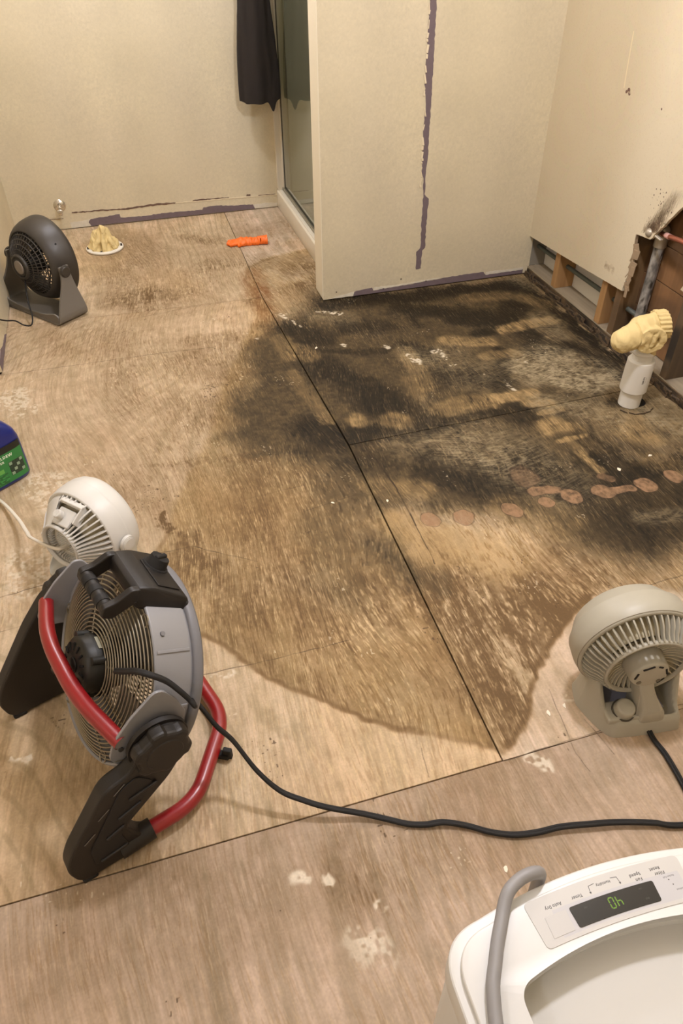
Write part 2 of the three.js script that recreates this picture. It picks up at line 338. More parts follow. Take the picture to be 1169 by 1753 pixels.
stain('grey',0.55,0.07,1.385,-2.183, 1.562,-2.321);
stain('grey',0.5,0.07,1.350,-1.977, 1.473,-1.899, 1.513,-1.808);
stain('grey',0.6,0.06,1.695,-1.831, 1.724,-1.669);
stain('grey',0.4,0.06,1.780,-1.994, 1.814,-1.795);
stain('grey',0.45,0.05,1.008,-2.467, 1.067,-2.424, 1.121,-2.432);
stain('grey',0.35,0.12,1.117,-2.360, 1.212,-2.236);
stain('grey',0.35,0.15,1.065,-1.729, 0.980,-1.824);
stain('grey',0.35,0.12,1.157,-1.539, 1.046,-1.734);
stain('grey',0.4,0.04,1.333,-1.325, 1.458,-1.301);
stain('grey',0.5,0.05,1.753,-2.958, 1.795,-2.890);
stain('grey',0.45,0.05,1.677,-2.612, 1.658,-2.449);
stain('grey',0.35,0.06,0.757,-2.897, 0.823,-2.847);
stain('grey',0.3,0.08,0.790,-1.882, 0.929,-1.805);
stain('white',0.45,0.012,0.771,-2.928, 0.823,-2.894);
stain('white',0.45,0.012,0.996,-2.436, 1.013,-2.401);
stain('white',0.45,0.01,0.922,-2.544, 0.935,-2.530);
stain('white',0.45,0.012,1.096,-2.465, 1.129,-2.465);
stain('white',0.45,0.012,1.124,-2.426, 1.131,-2.394);
stain('white',0.45,0.008,1.132,-2.336, 1.144,-2.342);
stain('white',0.45,0.01,0.597,-2.947, 0.603,-2.915);
stain('white',0.45,0.006,1.270,-2.151, 1.294,-2.100);
stain('white',0.45,0.006,1.398,-2.283, 1.427,-2.274);
stain('white',0.45,0.004,0.627,-2.908, 0.656,-2.813);
stain('white',0.24,0.022,0.165,-0.454, 0.170,-0.428);
stain('white',0.24,0.022,0.191,-0.432, 0.196,-0.420);
stain('white',0.45,0.012,0.071,-0.609, 0.079,-0.602);
stain('white',0.45,0.012,0.131,-0.589, 0.137,-0.581);
stain('white',0.45,0.01,0.232,-0.516, 0.232,-0.505);
stain('white',0.45,0.012,0.622,-0.701, 0.655,-0.670);
stain('white',0.45,0.008,0.793,-0.824, 0.807,-0.808);
stain('white',0.45,0.01,-0.364,-1.418, -0.350,-1.397);
stain('white',0.45,0.012,-0.419,-1.224, -0.406,-1.211);
stain('white',0.45,0.01,0.003,-1.114, 0.029,-1.098);
stain('white',0.45,0.014,-0.466,-1.043, -0.447,-1.022);
stain('white',0.45,0.008,0.443,-2.770, 0.454,-2.751);
stain('white',0.45,0.008,0.757,-2.621, 0.777,-2.604);
stain('white',0.35,0.05,-0.548,-2.601, -0.483,-2.498);
stain('white',0.3,0.05,-0.398,-2.043, -0.362,-1.911);
stain('white',0.3,0.05,-0.459,-1.673, -0.426,-1.568);
score(0.8,0.0022,0.636,-1.940, 0.657,-1.803, 0.668,-1.663, 0.667,-1.569, 0.664,-1.487);
score(0.6,0.0015,0.664,-1.487, 0.659,-1.322);
score(0.55,0.0016,0.625,-1.943, 0.644,-1.823);
score(0.5,0.0012,0.578,-0.712, 0.814,-0.717, 1.041,-0.724);
score(0.5,0.001,0.411,-0.794, 0.401,-0.724);
score(0.35,0.001,0.761,-0.851, 0.734,-0.682, 0.743,-0.636);
score(0.35,0.001,0.799,-0.756, 0.815,-0.658);
score(0.6,0.001,-0.565,-2.773, 0.054,-2.766, 0.267,-2.751);
score(0.5,0.001,-0.087,-3.100, 0.226,-3.152, 0.545,-3.147);
score(0.55,0.001,-0.051,-1.131, 0.188,-1.128, 0.351,-1.131);
score(0.55,0.0012,-0.516,-1.543, -0.285,-1.572, -0.122,-1.590, 0.012,-1.592, 0.178,-1.475);
score(0.35,0.001,-0.509,-1.417, -0.423,-1.425);
score(0.4,0.0009,0.359,-1.649, 0.517,-1.673, 0.636,-1.682);
score(0.4,0.0009,0.161,-1.752, 0.391,-1.772);
score(0.45,0.0009,0.744,-1.760, 0.928,-1.754, 1.054,-1.749);
score(0.4,0.0012,1.288,-1.257, 1.425,-1.256);
score(0.6,0.0014,0.728,-1.717, 0.915,-1.724, 0.977,-1.722);
score(0.35,0.0016,1.130,-1.075, 1.299,-1.081);
function fieldAt(f, x, z) {
  const u = (x - FX0) / CELL - 0.5, v = (z - FZ0) / CELL - 0.5, i = Math.floor(u), j = Math.floor(v);
  if (i < 0 || j < 0 || i >= FW - 1 || j >= FH - 1) return 0;
  const a = u - i, b = v - j, o = j * FW + i;
  return (f[o] * (1 - a) + f[o + 1] * a) * (1 - b) + (f[o + FW] * (1 - a) + f[o + FW + 1] * a) * b;
}
function plywoodTexture(x0, x1, z0, z1, w, h, seed, tint) {
  const d = new Uint8Array(w * h * 4), W = x1 - x0, H = z1 - z0, L = LAYERS;
  const mask = new Float32Array(w * h);
  for (const s of scores) for (let k = 1; k < s.pts.length; k++) {
    const a = s.pts[k - 1], b = s.pts[k], m = s.w * 3 + 0.004;
    const i0 = Math.max(0, Math.floor((Math.min(a[0], b[0]) - m - x0) / W * w)), i1 = Math.min(w - 1, Math.ceil((Math.max(a[0], b[0]) + m - x0) / W * w));
    const j0 = Math.max(0, Math.floor((z1 - Math.max(a[1], b[1]) - m) / H * h)), j1 = Math.min(h - 1, Math.ceil((z1 - Math.min(a[1], b[1]) + m) / H * h));
    for (let j = j0; j <= j1; j++) for (let i = i0; i <= i1; i++) {
      const x = x0 + (i + 0.5) / w * W, z = z1 - (j + 0.5) / h * H, e = segDist(x + (noise(x * 40, z * 40) - 0.5) * 0.004, z + (noise(z * 40, x * 40 + 9) - 0.5) * 0.004, a, b);
      const v = s.strength * (1 - sst(s.w * 0.5, s.w * 1.6, e)) * (0.45 + 0.55 * sst(0.3, 0.5, noise(x * 25 + 3, z * 25)));
      if (v > mask[j * w + i]) mask[j * w + i] = v;
    }
  }
  let r, g, b;
  const mix = (a, R, G, B) => { r += (R - r) * a; g += (G - g) * a; b += (B - b) * a; };
  for (let j = 0, o = 0; j < h; j++) for (let i = 0; i < w; i++, o += 4) {
    const x = x0 + (i + 0.5) / w * W, z = z1 - (j + 0.5) / h * H, gx = x + seed * 3.7, gz = z + seed * 1.9;
    const w1 = noise(x * 11, z * 11) - 0.5, w2 = noise(x * 11 + 50, z * 11 + 20) - 0.5, w3 = noise(x * 47, z * 47) - 0.5, w4 = noise(x * 47 + 9, z * 47 + 70) - 0.5;
    const px = x + w1 * 0.05 + w3 * 0.016, pz = z + w2 * 0.05 + w4 * 0.016, qx = x + w3 * 0.010, qz = z + w4 * 0.010;
    // plywood face veneer: long soft figure along z, thin latewood lines that wander
    const wander = noise(gx * 2.2, gz * 0.9) * 0.22 + noise(gx * 5, gz * 2.4) * 0.05;
    const fine = noise((gx + wander) * 240, gz * 7), streak = fbm((gx + wander * 0.6) * 85, gz * 5.5), band = fbm((gx + wander * 0.4) * 15, gz * 1.1 + 40);
    const ring = Math.sin((noise(gx * 1.6 + 5, gz * 0.55) * 9 + gx * 5 + noise(gx * 9, gz * 4) * 0.35) * 12);
    const blotch = fbm(gx * 6.5 + 11, gz * 6.5), mott = fbm(gx * 28, gz * 28 + 5), grit = noise(gx * 330, gz * 330);
    r = 0.748 * tint[0]; g = 0.676 * tint[1]; b = 0.592 * tint[2];
    mix(0.45 * sst(0.35, 0.7, blotch), 0.80 * tint[0], 0.718 * tint[1], 0.63 * tint[2]);
    mix(0.40 * sst(0.48, 0.8, fbm(gx * 3 + 70, gz * 2.2)), 0.735 * tint[0], 0.62 * tint[1], 0.475 * tint[2]);
    mix(0.30 * sst(0.5, 0.75, fbm(gx * 5 + 20, gz * 3.5 + 60)), 0.66 * tint[0], 0.555 * tint[1], 0.45 * tint[2]);
    let t = 1 + (streak - 0.5) * 0.20 + (fine - 0.5) * 0.09 + (band - 0.5) * 0.12 - 0.075 * sst(0.60, 0.98, ring) * sst(0.40, 0.62, noise(gx * 2.7 + 30, gz * 1.3)) * (0.5 + fine) + (mott - 0.5) * 0.16;
    r *= t; g *= t; b *= t - (1 - t) * 0.25;
    const w5 = noise(x * 140, z * 110) - 0.5, w6 = noise(x * 140 + 33, z * 110 + 71) - 0.5, sx = px + w5 * 0.016, sz = pz + w6 * 0.020;
    const damp = fieldAt(L.damp, qx, qz), brown = fieldAt(L.brown, sx, sz), dark = fieldAt(L.dark, sx, sz), black = fieldAt(L.black, sx, sz);
    // raised grain: short broken fibres, some scuffed pale, some holding dirt
    const lean = (gx + wander) + 0.010 * noise(gx * 6, gz * 9), f1 = noise(lean * 390, gz * 40) * 0.62 + noise(lean * 640, gz * 80 + 9) * 0.38, f2 = noise(lean * 300 + 77, gz * 27 + 31) * 0.62 + noise(lean * 600 + 5, gz * 66) * 0.38;
    const pale = sst(0.56, 0.78, f1), dirt = sst(0.52, 0.80, f2), crumb = fbm(x * 80, z * 66), short = fbm(lean * 120, gz * 13);
    const pull = (streak - 0.5) * 0.45 + (short - 0.5) * 0.75 + (dirt - pale) * 0.42 + (crumb - 0.5) * 0.7;
    { const k = 0.12 + 0.24 * sst(0.38, 0.7, fbm(gx * 4 + 3, gz * 4)); mix(pale * k, 0.88 * tint[0], 0.785 * tint[1], 0.64 * tint[2]); mix(dirt * k, 0.56, 0.445, 0.31); }
    if (damp > 0.002) { const a = damp * clamp01(0.86 + pull * 0.55 + (blotch - 0.5) * 0.8); mix(a, r * 0.855, g * 0.82, b * 0.71); mix(damp * pale * 0.30, 0.78, 0.675, 0.505); mix(damp * dirt * 0.34 * sst(0.3, 0.65, band * 0.6 + blotch * 0.4), 0.44, 0.335, 0.195); }
    const edge = fieldAt(L.edge, qx, qz); if (edge > 0.01) mix(clamp01(edge * (0.62 + 0.6 * (mott - 0.3))), 0.40, 0.30, 0.175);
    if (brown > 0.002) mix(clamp01(brown * (x > -0.02 && z > -1.3 && z < -0.714 ? sst(0.15, 0.7, damp) : 1) * (0.86 + (pull * 1.35 + (band - 0.5) * 1.2) * Math.min(1, 0.35 + brown * 0.9) + (blotch - 0.5) * 0.7)), 0.385, 0.298, 0.188);
    const rust = fieldAt(L.rust, px, pz); if (rust > 0.002) mix(clamp01(rust * (0.8 + pull)), 0.46, 0.31, 0.185);
    if (dark > 0.002) mix(clamp01(dark * (1.32 + pull * 0.50 + (blotch - 0.5) * 0.9)), 0.270, 0.223, 0.146);
    if (black > 0.002) mix(clamp01(black * (1.0 + pull * 0.9 + (mott - 0.5) * 0.8)), 0.118, 0.092, 0.050);
    { const k = Math.min(1, dark * 0.8 + black), q = 1 + k * ((crumb - 0.5) * 0.75 + (pale - dirt) * 0.16 + (mott - 0.5) * 0.35); r *= q; g *= q; b *= q; mix(k * pale * 0.10, 0.50, 0.42, 0.29); }
    const sand = fieldAt(L.sand, qx, qz); if (sand > 0.002) mix(clamp01(sand * (0.78 - pull * 0.7 + (mott - 0.5) * 0.8)), 0.625, 0.52, 0.355);
    const grey = fieldAt(L.grey, px, pz);
    if (grey > 0.002) { const bend = 0.035 * Math.sin(x * 9 + 2 * noise(x * 3, z * 3)), u = z + bend, br = Math.max(noise(x * 16, u * 260), noise((x + z * 0.6) * 20, (z - x * 0.55) * 230 + 40) * 0.95, noise((x - z * 0.5) * 22 + 9, (z + x * 0.45) * 250 + 80) * 0.9); mix(clamp01(grey * (0.36 + 0.62 * sst(0.45, 0.9, br) + (crumb - 0.5) * 1.1 + (mott - 0.5) * 0.9)), 0.60, 0.545, 0.435); }
    const plug = fieldAt(L.plug, qx, qz);
    if (plug > 0.01) { mix(0.40 * sst(0.04, 0.3, plug) * (1 - sst(0.35, 0.75, plug)), 0.24, 0.18, 0.13); mix(clamp01(sst(0.3, 0.8, plug) * (0.80 + (crumb - 0.5) * 0.9)), 0.555, 0.435, 0.325); }
    const white = fieldAt(L.white, px, pz); if (white > 0.01) mix(clamp01(white * 1.6 * sst(0.38, 0.62, noise(x * 120, z * 120) * 0.5 + noise(x * 50, z * 50) * 0.5)), 0.90, 0.86, 0.78);
    // footprints of work: scattered specks of paint and dirt
    const sp = noise(x * 190 + 13, z * 150 + 3) * noise(x * 13 + 60, z * 13); if (sp > 0.79) mix(sst(0.79, 0.84, sp) * 0.5, 0.87, 0.82, 0.72);
    const sd = noise(x * 170 + 3, z * 170 + 33) * noise(x * 11 + 6, z * 11 + 40); if (sd > 0.80) mix(sst(0.80, 0.85, sd) * 0.6, 0.25, 0.19, 0.13);
    t = 1 + (grit - 0.5) * 0.07;
    if (mask[j * w + i] > 0) mix(mask[j * w + i], 0.17, 0.13, 0.09);
    d[o] = clamp01(r * t) * 255; d[o + 1] = clamp01(g * t) * 255; d[o + 2] = clamp01(b * t) * 255; d[o + 3] = 255;
  }
  const tx = new THREE.DataTexture(d, w, h, THREE.RGBAFormat); tx.magFilter = THREE.LinearFilter; tx.colorSpace = THREE.SRGBColorSpace; tx.needsUpdate = true;
  return tx;
}

// ---------------------------------------------------------------- floor: plywood sheets on a subfloor
const floor = structure('floor');
mesh('subfloor', box(3.96, 0.06, 6.2, 0.02, -0.06, -1.5), std(0x20160f, 0.9), floor);
function sheet(seed, w, h, corners, tint = [1, 1, 1]) {
  const xs = corners.map((c) => c[0]), zs = corners.map((c) => c[1]), x0 = Math.min(...xs), x1 = Math.max(...xs), z0 = Math.min(...zs), z1 = Math.max(...zs);
  const g = extrude(poly(corners.map(([x, z]) => [x, -z])), 0.0145, 0.0007, 1).rotateX(-Math.PI / 2).translate(0, -0.0145, 0);
  const p = g.attributes.position, uv = g.attributes.uv;
  for (let i = 0; i < p.count; i++) uv.setXY(i, (p.getX(i) - x0) / (x1 - x0), (z1 - p.getZ(i)) / (z1 - z0));
  const t = plywoodTexture(x0, x1, z0, z1, w, h, seed, tint);
  return mesh('plywood_sheet', g, new THREE.MeshPhysicalMaterial({ map: t, bumpMap: t, bumpScale: 0.0011, roughness: 0.75, specularIntensity: 0.45 }), floor);
}
const G = 0.0015;    // half a joint
sheet(1, 2048, 1024, [[-0.645, -0.7115 + G], [0.5725, -0.7135 + G], [1.81, -0.7165 + G * 0.2], [1.81, 0.51], [-0.645, 0.51]], [0.895, 0.872, 0.85]);
sheet(2, 1024, 2048, [[-0.645, -3.19 + G], [0.546 - G * 1.3, -3.153 + G], [0.590 - G * 1.3, -1.93], [0.5725 - G * 1.3, -0.7135 - G], [-0.645, -0.7115 - G]], [0.985, 0.97, 0.915]);
sheet(3, 1024, 1024, [[-0.645, -4.34], [0.566 - G, -4.34], [0.546 - G, -3.153 - G], [-0.645, -3.19 - G]], [1, 0.985, 0.93]);
sheet(4, 1024, 1024, [[0.592 + G, -1.937 + G], [1.81, -1.968 + G], [1.81, -0.7165 - G * 0.2], [0.5725 + G, -0.7135 - G * 0.2]]);
sheet(5, 1024, 2048, [[0.566 + G, -4.34], [1.81, -4.34], [1.81, -1.968 - G], [0.592 + G, -1.937 - G], [0.546 + G, -3.153]]);
sheet(6, 256, 512, [[-1.86, -2.9], [-0.648, -2.9], [-0.648, -0.5], [-1.86, -0.5]]);
sheet(7, 256, 256, [[-1.86, -0.497], [-0.648, -0.497], [-0.648, 1.3], [-1.86, 1.3]]);
sheet(8, 256, 256, [[-0.645, 0.513], [1.81, 0.513], [1.81, 1.3], [-0.645, 1.3]]);

// ---------------------------------------------------------------- wall paint and wood materials
const paintTex = dataTex(512, 512, (i, j) => {      // roller stipple and faint patchiness, tiles every 0.6 m
  const a = (s) => { const u = i / 512 * s, v = j / 512 * s, f = i / 512, q = j / 512; const n = (p, r) => noise(p + s * 3, r + s * 7); return (n(u, v) * (1 - f) + n(u - s, v) * f) * (1 - q) + (n(u, v - s) * (1 - f) + n(u - s, v - s) * f) * q; };
  const k = 0.955 + (a(4) - 0.5) * 0.05 + (a(64) - 0.5) * 0.045 + (a(140) - 0.5) * 0.04; return [k, k, k * (0.985 + (a(3) - 0.5) * 0.03)];
});
const paintAt = (w, h) => { const t = paintTex.clone(); t.repeat.set(w / 0.6, h / 0.6); t.needsUpdate = true; return t; };
const PAINT = 0xdccfb3;
const paint = (w, h, color = PAINT) => { const t = paintAt(w, h); return new THREE.MeshStandardMaterial({ color, map: t, bumpMap: t, bumpScale: 0.004, roughness: 0.62 }); };
const paint1 = paint(1, 1);
const woodTex = (c0, c1, seed, dirt = 0) => dataTex(256, 512, (i, j) => {
  const x = i / 256, y = j / 512, g = fbm(x * 26 + noise(y * 3, seed) * 3, y * 2.2 + seed), f = noise(x * 120, y * 9 + seed), d = dirt * sst(0.42, 0.68, fbm(x * 5 + seed, y * 7)) ;
  const k = clamp01(g * 0.8 + f * 0.25); return [0, 1, 2].map((n) => (c0[n] + (c1[n] - c0[n]) * k) * (1 - d) + [0.09, 0.075, 0.055][n] * d);
});
const woodMat = (c0, c1, seed, dirt) => { const t = woodTex(c0, c1, seed, dirt); return new THREE.MeshStandardMaterial({ map: t, bumpMap: t, bumpScale: 0.002, roughness: 0.8 }); };
const pine = woodMat([0.55, 0.40, 0.24], [0.74, 0.58, 0.38], 3), pineDirty = woodMat([0.40, 0.30, 0.19], [0.60, 0.47, 0.31], 8, 0.32), brownBoard = woodMat([0.40, 0.28, 0.17], [0.56, 0.41, 0.26], 12, 0.25);
const plateWood = woodMat([0.50, 0.45, 0.37], [0.66, 0.60, 0.50], 21, 0.30), mouldWood = woodMat([0.24, 0.19, 0.13], [0.46, 0.37, 0.26], 31, 0.7);
const purple = new THREE.MeshStandardMaterial({ color: 0x75666b, roughness: 0.9, map: paintTex }), filler = new THREE.MeshStandardMaterial({ color: 0xe4dccb, roughness: 0.8, map: paintTex }), tornPaper = std(0x6b5446, 0.95), flake = std(0xe6d8ba, 0.7);
const worldUV = (g, k = 1) => { const p = g.attributes.position, n = g.attributes.normal, uv = g.attributes.uv; for (let i = 0; i < p.count; i++) { const ax = Math.abs(n.getX(i)), ay = Math.abs(n.getY(i)), az = Math.abs(n.getZ(i)); if (az >= ax && az >= ay) uv.setXY(i, p.getX(i) * k, p.getY(i) * k); else if (ax >= ay) uv.setXY(i, p.getZ(i) * k, p.getY(i) * k); else uv.setXY(i, p.getX(i) * k, p.getZ(i) * k); } return g; };
const wbox = (x0, x1, y0, y1, z0, z1) => worldUV(box(x1 - x0, y1 - y0, z1 - z0, (x0 + x1) / 2, (y0 + y1) / 2, (z0 + z1) / 2));
// a torn outline: each run of the polygon is broken into short uneven steps
function torn(pts, amp, step, seed) {
  const r = rng(seed), out = [];
  pts.forEach((p, i) => { const q = pts[(i + 1) % pts.length], L = Math.hypot(q[0] - p[0], q[1] - p[1]), n = Math.max(1, Math.round(L / step)); const a = p[2] ?? amp; for (let k = 0; k < n; k++) { const t = k / n, j = k ? a : 0; out.push([p[0] + (q[0] - p[0]) * t + (r() - 0.5) * 2 * j, p[1] + (q[1] - p[1]) * t + (r() - 0.5) * 2 * j]); } });
  return out;
}

// ---------------------------------------------------------------- room shell
const H = 2.44;
const wallBack = structure('wall_back');
mesh('drywall', wbox(-0.57, 1.83, 0.004, H, -4.40, -4.305), paint1, wallBack);
mesh('sole_plate', wbox(-0.57, 0.90, 0, 0.004, -4.40, -4.312), std(0x2c1d14, 0.9), wallBack);
// where the skirting came off: old filler, a purple scraped band, a torn line of paint above it
const onBack = (pts, t, m, name, amp = 0.0015, seed = 1) => mesh(name, worldUV(extrude(poly(torn(pts, amp, 0.012, seed)), t).translate(0, 0, -4.305)), m, wallBack);
onBack([[-0.28, 0.006], [-0.15, 0.006], [-0.16, 0.045], [-0.22, 0.036], [-0.28, 0.035]], 0.0012, filler, 'filler_patch', 0.002, 3);
onBack([[-0.175, 0.0055, 0], [0.745, 0.0055], [0.734, 0.030], [0.64, 0.034], [0.54, 0.043], [0.451, 0.042], [0.442, 0.029], [0.34, 0.031], [0.227, 0.034], [0.10, 0.028], [-0.010, 0.034], [-0.012, 0.052], [-0.09, 0.047], [-0.168, 0.043], [-0.185, 0.025]], 0.0018, purple, 'scraped_band', 0.002, 4);
onBack([[0.745, 0.006], [0.875, 0.006], [0.88, 0.026], [0.82, 0.030], [0.735, 0.029]], 0.0012, filler, 'filler_patch', 0.002, 5);
onBack([[-0.26, 0.084], [-0.12, 0.079], [0.013, 0.073], [0.15, 0.078], [0.296, 0.078], [0.30, 0.084], [0.20, 0.090], [0.10, 0.084], [0.013, 0.081], [-0.12, 0.086], [-0.26, 0.088]], 0.0015, tornPaper, 'torn_paint', 0.0022, 6);
onBack([[0.39, 0.079], [0.43, 0.081], [0.60, 0.080], [0.60, 0.083], [0.43, 0.088], [0.40, 0.087]], 0.0015, tornPaper, 'torn_paint', 0.0015, 7);
onBack([[0.70, 0.080], [0.725, 0.078], [0.725, 0.088], [0.705, 0.089]], 0.0015, tornPaper, 'torn_paint', 0.0015, 8);
onBack([[0.77, 0.073], [0.87, 0.071], [0.87, 0.076], [0.77, 0.078]], 0.0015, tornPaper, 'torn_paint', 0.001, 9);
onBack([[0.30, 0.080], [0.88, 0.069], [0.88, 0.0725], [0.60, 0.0785], [0.30, 0.0835]], 0.002, flake, 'paint_flake', 0.0015, 10);
onBack([[-0.38, 0.060], [-0.31, 0.058], [-0.31, 0.061], [-0.38, 0.063]], 0.0015, tornPaper, 'torn_paint', 0.001, 11);

const wallLeft = structure('wall_left');
mesh('drywall', wbox(-0.685, -0.565, 0.012, H, -4.31, -2.775), paint1, wallLeft);
mesh('sole_plate', wbox(-0.68, -0.572, 0, 0.012, -4.31, -2.78), std(0x241812, 0.9), wallLeft);
mesh('scraped_band', worldUV(extrude(poly(torn([[2.78, 0.013], [3.10, 0.013], [3.06, 0.03], [2.95, 0.035], [2.88, 0.055], [2.81, 0.05], [2.78, 0.06]], 0.002, 0.012, 15)), 0.0016).rotateY(Math.PI / 2).translate(-0.565, 0, 0)), purple, wallLeft);

const wallPart = structure('wall_partition');
mesh('drywall', wbox(0.803, 1.83, 0.006, H, -3.148, -3.03), paint1, wallPart);
mesh('lightened_end_face', rbox(0.003, H - 0.012, 0.1185, 0.001, 0.8025, (H + 0.012) / 2, -3.089), std(0xe9e0ca, 0.55), wallPart);  // paler colour stands in for the strong light on this end face
mesh('sole_plate', wbox(0.812, 1.83, 0, 0.006, -3.14, -3.037), std(0x33291f, 0.9), wallPart);
const onPart = (pts, t, m, name, amp, seed) => mesh(name, worldUV(extrude(poly(torn(pts, amp, 0.012, seed)), t).translate(0, 0, -3.03)), m, wallPart);
onPart([[0.945, 0.0065, 0], [1.80, 0.0065], [1.80, 0.024], [1.70, 0.022], [1.606, 0.021], [1.592, 0.038], [1.48, 0.037], [1.378, 0.034], [1.26, 0.028], [1.16, 0.023], [1.08, 0.022], [1.042, 0.019], [1.036, 0.034], [0.99, 0.031], [0.951, 0.026]], 0.0018, purple, 'scraped_band', 0.0018, 20);
onPart([[0.83, 0.0065], [0.95, 0.0065], [0.955, 0.027], [0.90, 0.018]], 0.0010, filler, 'filler_patch', 0.0015, 21);
onPart([[1.606, 0.022], [1.80, 0.025], [1.80, 0.036], [1.72, 0.033], [1.65, 0.037], [1.606, 0.036]], 0.0012, filler, 'filler_patch', 0.002, 22);
onPart([[1.042, 0.020], [1.16, 0.024], [1.37, 0.035], [1.37, 0.040], [1.16, 0.031], [1.046, 0.034]], 0.0011, filler, 'filler_patch', 0.0015, 23);
// the long strip where a panel was glued: torn face paper with curls of paint along its left edge
onPart([[1.246, 0.094, 0.002], [1.269, 0.096], [1.270, 0.178], [1.283, 0.19], [1.282, 0.31], [1.285, 0.405], [1.272, 0.415], [1.264, 0.425], [1.264, 0.51], [1.268, 0.575], [1.266, 0.67], [1.267, 0.76], [1.265, 0.85], [1.264, 0.935], [1.262, 1.10], [1.258, 1.24], [1.236, 1.24], [1.234, 1.05], [1.236, 0.936], [1.233, 0.90], [1.234, 0.85], [1.245, 0.76], [1.240, 0.67], [1.243, 0.575], [1.244, 0.517], [1.255, 0.49], [1.259, 0.425], [1.259, 0.314], [1.261, 0.193], [1.243, 0.176]], 0.0016, purple, 'torn_strip', 0.0022, 24);
{ const r = rng(8), geos = []; let y = 0.46;
  while (y < 1.22) { const h = 0.006 + r() * 0.03, w = 0.003 + r() * 0.006, g = rbox(w, h, 0.004 + r() * 0.003, 0.0012, 0, 0, 0, 1); g.rotateZ((r() - 0.5) * 0.5).rotateY(-0.5).translate((y > 0.8 ? 1.235 : 1.2425) + (r() - 0.5) * 0.004, y, -3.0275); geos.push(g); y += h * (0.9 + r() * 1.6); }
  mesh('paint_flake', geos, flake, wallPart); }
mesh('nail_hole', [[0.865, 0.036], [1.30, 0.032], [1.175, 0.058], [1.09, 0.022]].map(([x, y]) => new THREE.CylinderGeometry(0.0028, 0.0028, 0.002, 10).rotateX(Math.PI / 2).translate(x, y, -3.0275)), std(0x3a2c26, 0.9), wallPart);

// right wall: cut drywall over open studs
const wallRight = structure('wall_right');
const cutTex = canvasTex(1024, 1024, (c) => {     // covers z -3.03..-1.93 (u) and y 0.1..1.2 (v)
  const X = (z) => (z + 3.03) / 1.1 * 1024, Y = (y) => 1024 - (y - 0.1) / 1.1 * 1024, r = rng(5);
  c.fillStyle = '#dccfb3'; c.fillRect(0, 0, 1024, 1024);
  for (let i = 0; i < 26000; i++) { const k = r(); c.fillStyle = k > 0.5 ? 'rgba(240,224,190,0.10)' : 'rgba(170,140,95,0.07)'; const s = 1 + r() * 3; c.fillRect(r() * 1024, r() * 1024, s, s); }
  for (let i = 0; i < 40; i++) { const x = r() * 1024, y = r() * 1024, R = 60 + r() * 150, g = c.createRadialGradient(x, y, 0, x, y, R); g.addColorStop(0, i % 2 ? 'rgba(190,150,110,0.05)' : 'rgba(235,220,180,0.07)'); g.addColorStop(1, 'rgba(190,150,110,0)'); c.fillStyle = g; c.fillRect(0, 0, 1024, 1024); }
  // soot above the valve: scrubbed upward strokes
  for (let i = 0; i < 1500; i++) { const t = Math.pow(r(), 1.35), w = (r() + r() + r() - 1.5) * (0.055 - 0.012 * t), z = -2.215 + t * 0.075 + w * 0.75, y = 0.485 + t * 0.155 + w * 0.25, a = (1 - t) * 0.15 + 0.025; c.strokeStyle = `rgba(${50 + r() * 30},${36 + r() * 22},${20 + r() * 16},${a})`; c.lineWidth = 0.8 + r() * 2.6; c.beginPath(); c.moveTo(X(z), Y(y)); c.lineTo(X(z + (r() - 0.2) * 0.014), Y(y + 0.008 + r() * 0.022)); c.stroke(); }
  for (let i = 0; i < 60; i++) { c.fillStyle = 'rgba(45,30,18,0.65)'; c.beginPath(); c.arc(X(-2.235 + (r() - 0.5) * 0.12 + 0.04), Y(0.48 + r() * 0.17), 0.6 + r() * 2, 0, 7); c.fill(); }
  c.strokeStyle = 'rgba(95,65,40,0.55)'; c.lineWidth = 4; c.beginPath(); c.moveTo(X(-2.29), Y(0.29)); c.lineTo(X(-2.272), Y(0.32)); c.lineTo(X(-2.289), Y(0.455)); c.stroke();
  for (let i = 0; i < 30; i++) { c.fillStyle = 'rgba(120,90,60,0.10)'; c.beginPath(); c.arc(X(-2.40 + (r() - 0.5) * 0.06), Y(0.285 + (r() - 0.5) * 0.02), 2 + r() * 7, 0, 7); c.fill(); }
  c.fillStyle = '#6e5145'; c.beginPath(); c.arc(X(-2.528), Y(0.880), 8, 0, 7); c.arc(X(-2.540), Y(0.874), 5, 0, 7); c.arc(X(-2.520), Y(0.872), 6, 0, 7); c.fill();
  c.beginPath(); c.arc(X(-2.326), Y(0.863), 3.2, 0, 7); c.fill();
  c.strokeStyle = 'rgba(242,226,190,0.9)'; c.lineWidth = 5; c.lineCap = 'round'; c.beginPath(); c.moveTo(X(-2.559), Y(0.884)); c.quadraticCurveTo(X(-2.565), Y(0.93), X(-2.574), Y(1.05)); c.stroke();
});
cutTex.wrapS = cutTex.wrapT = THREE.ClampToEdgeWrapping;
function cutPanel(pts, mat, seed, uvOf) {
  const g = extrude(poly(torn(pts, 0, 0.012, seed).map(([z, y]) => [-z, y])), 0.0127).rotateY(Math.PI / 2).translate(1.81, 0, 0), p = g.attributes.position, uv = g.attributes.uv;
  for (let i = 0; i < p.count; i++) uv.setXY(i, ...uvOf(p.getZ(i), p.getY(i)));
  return mesh('drywall', g, mat, wallRight);
}
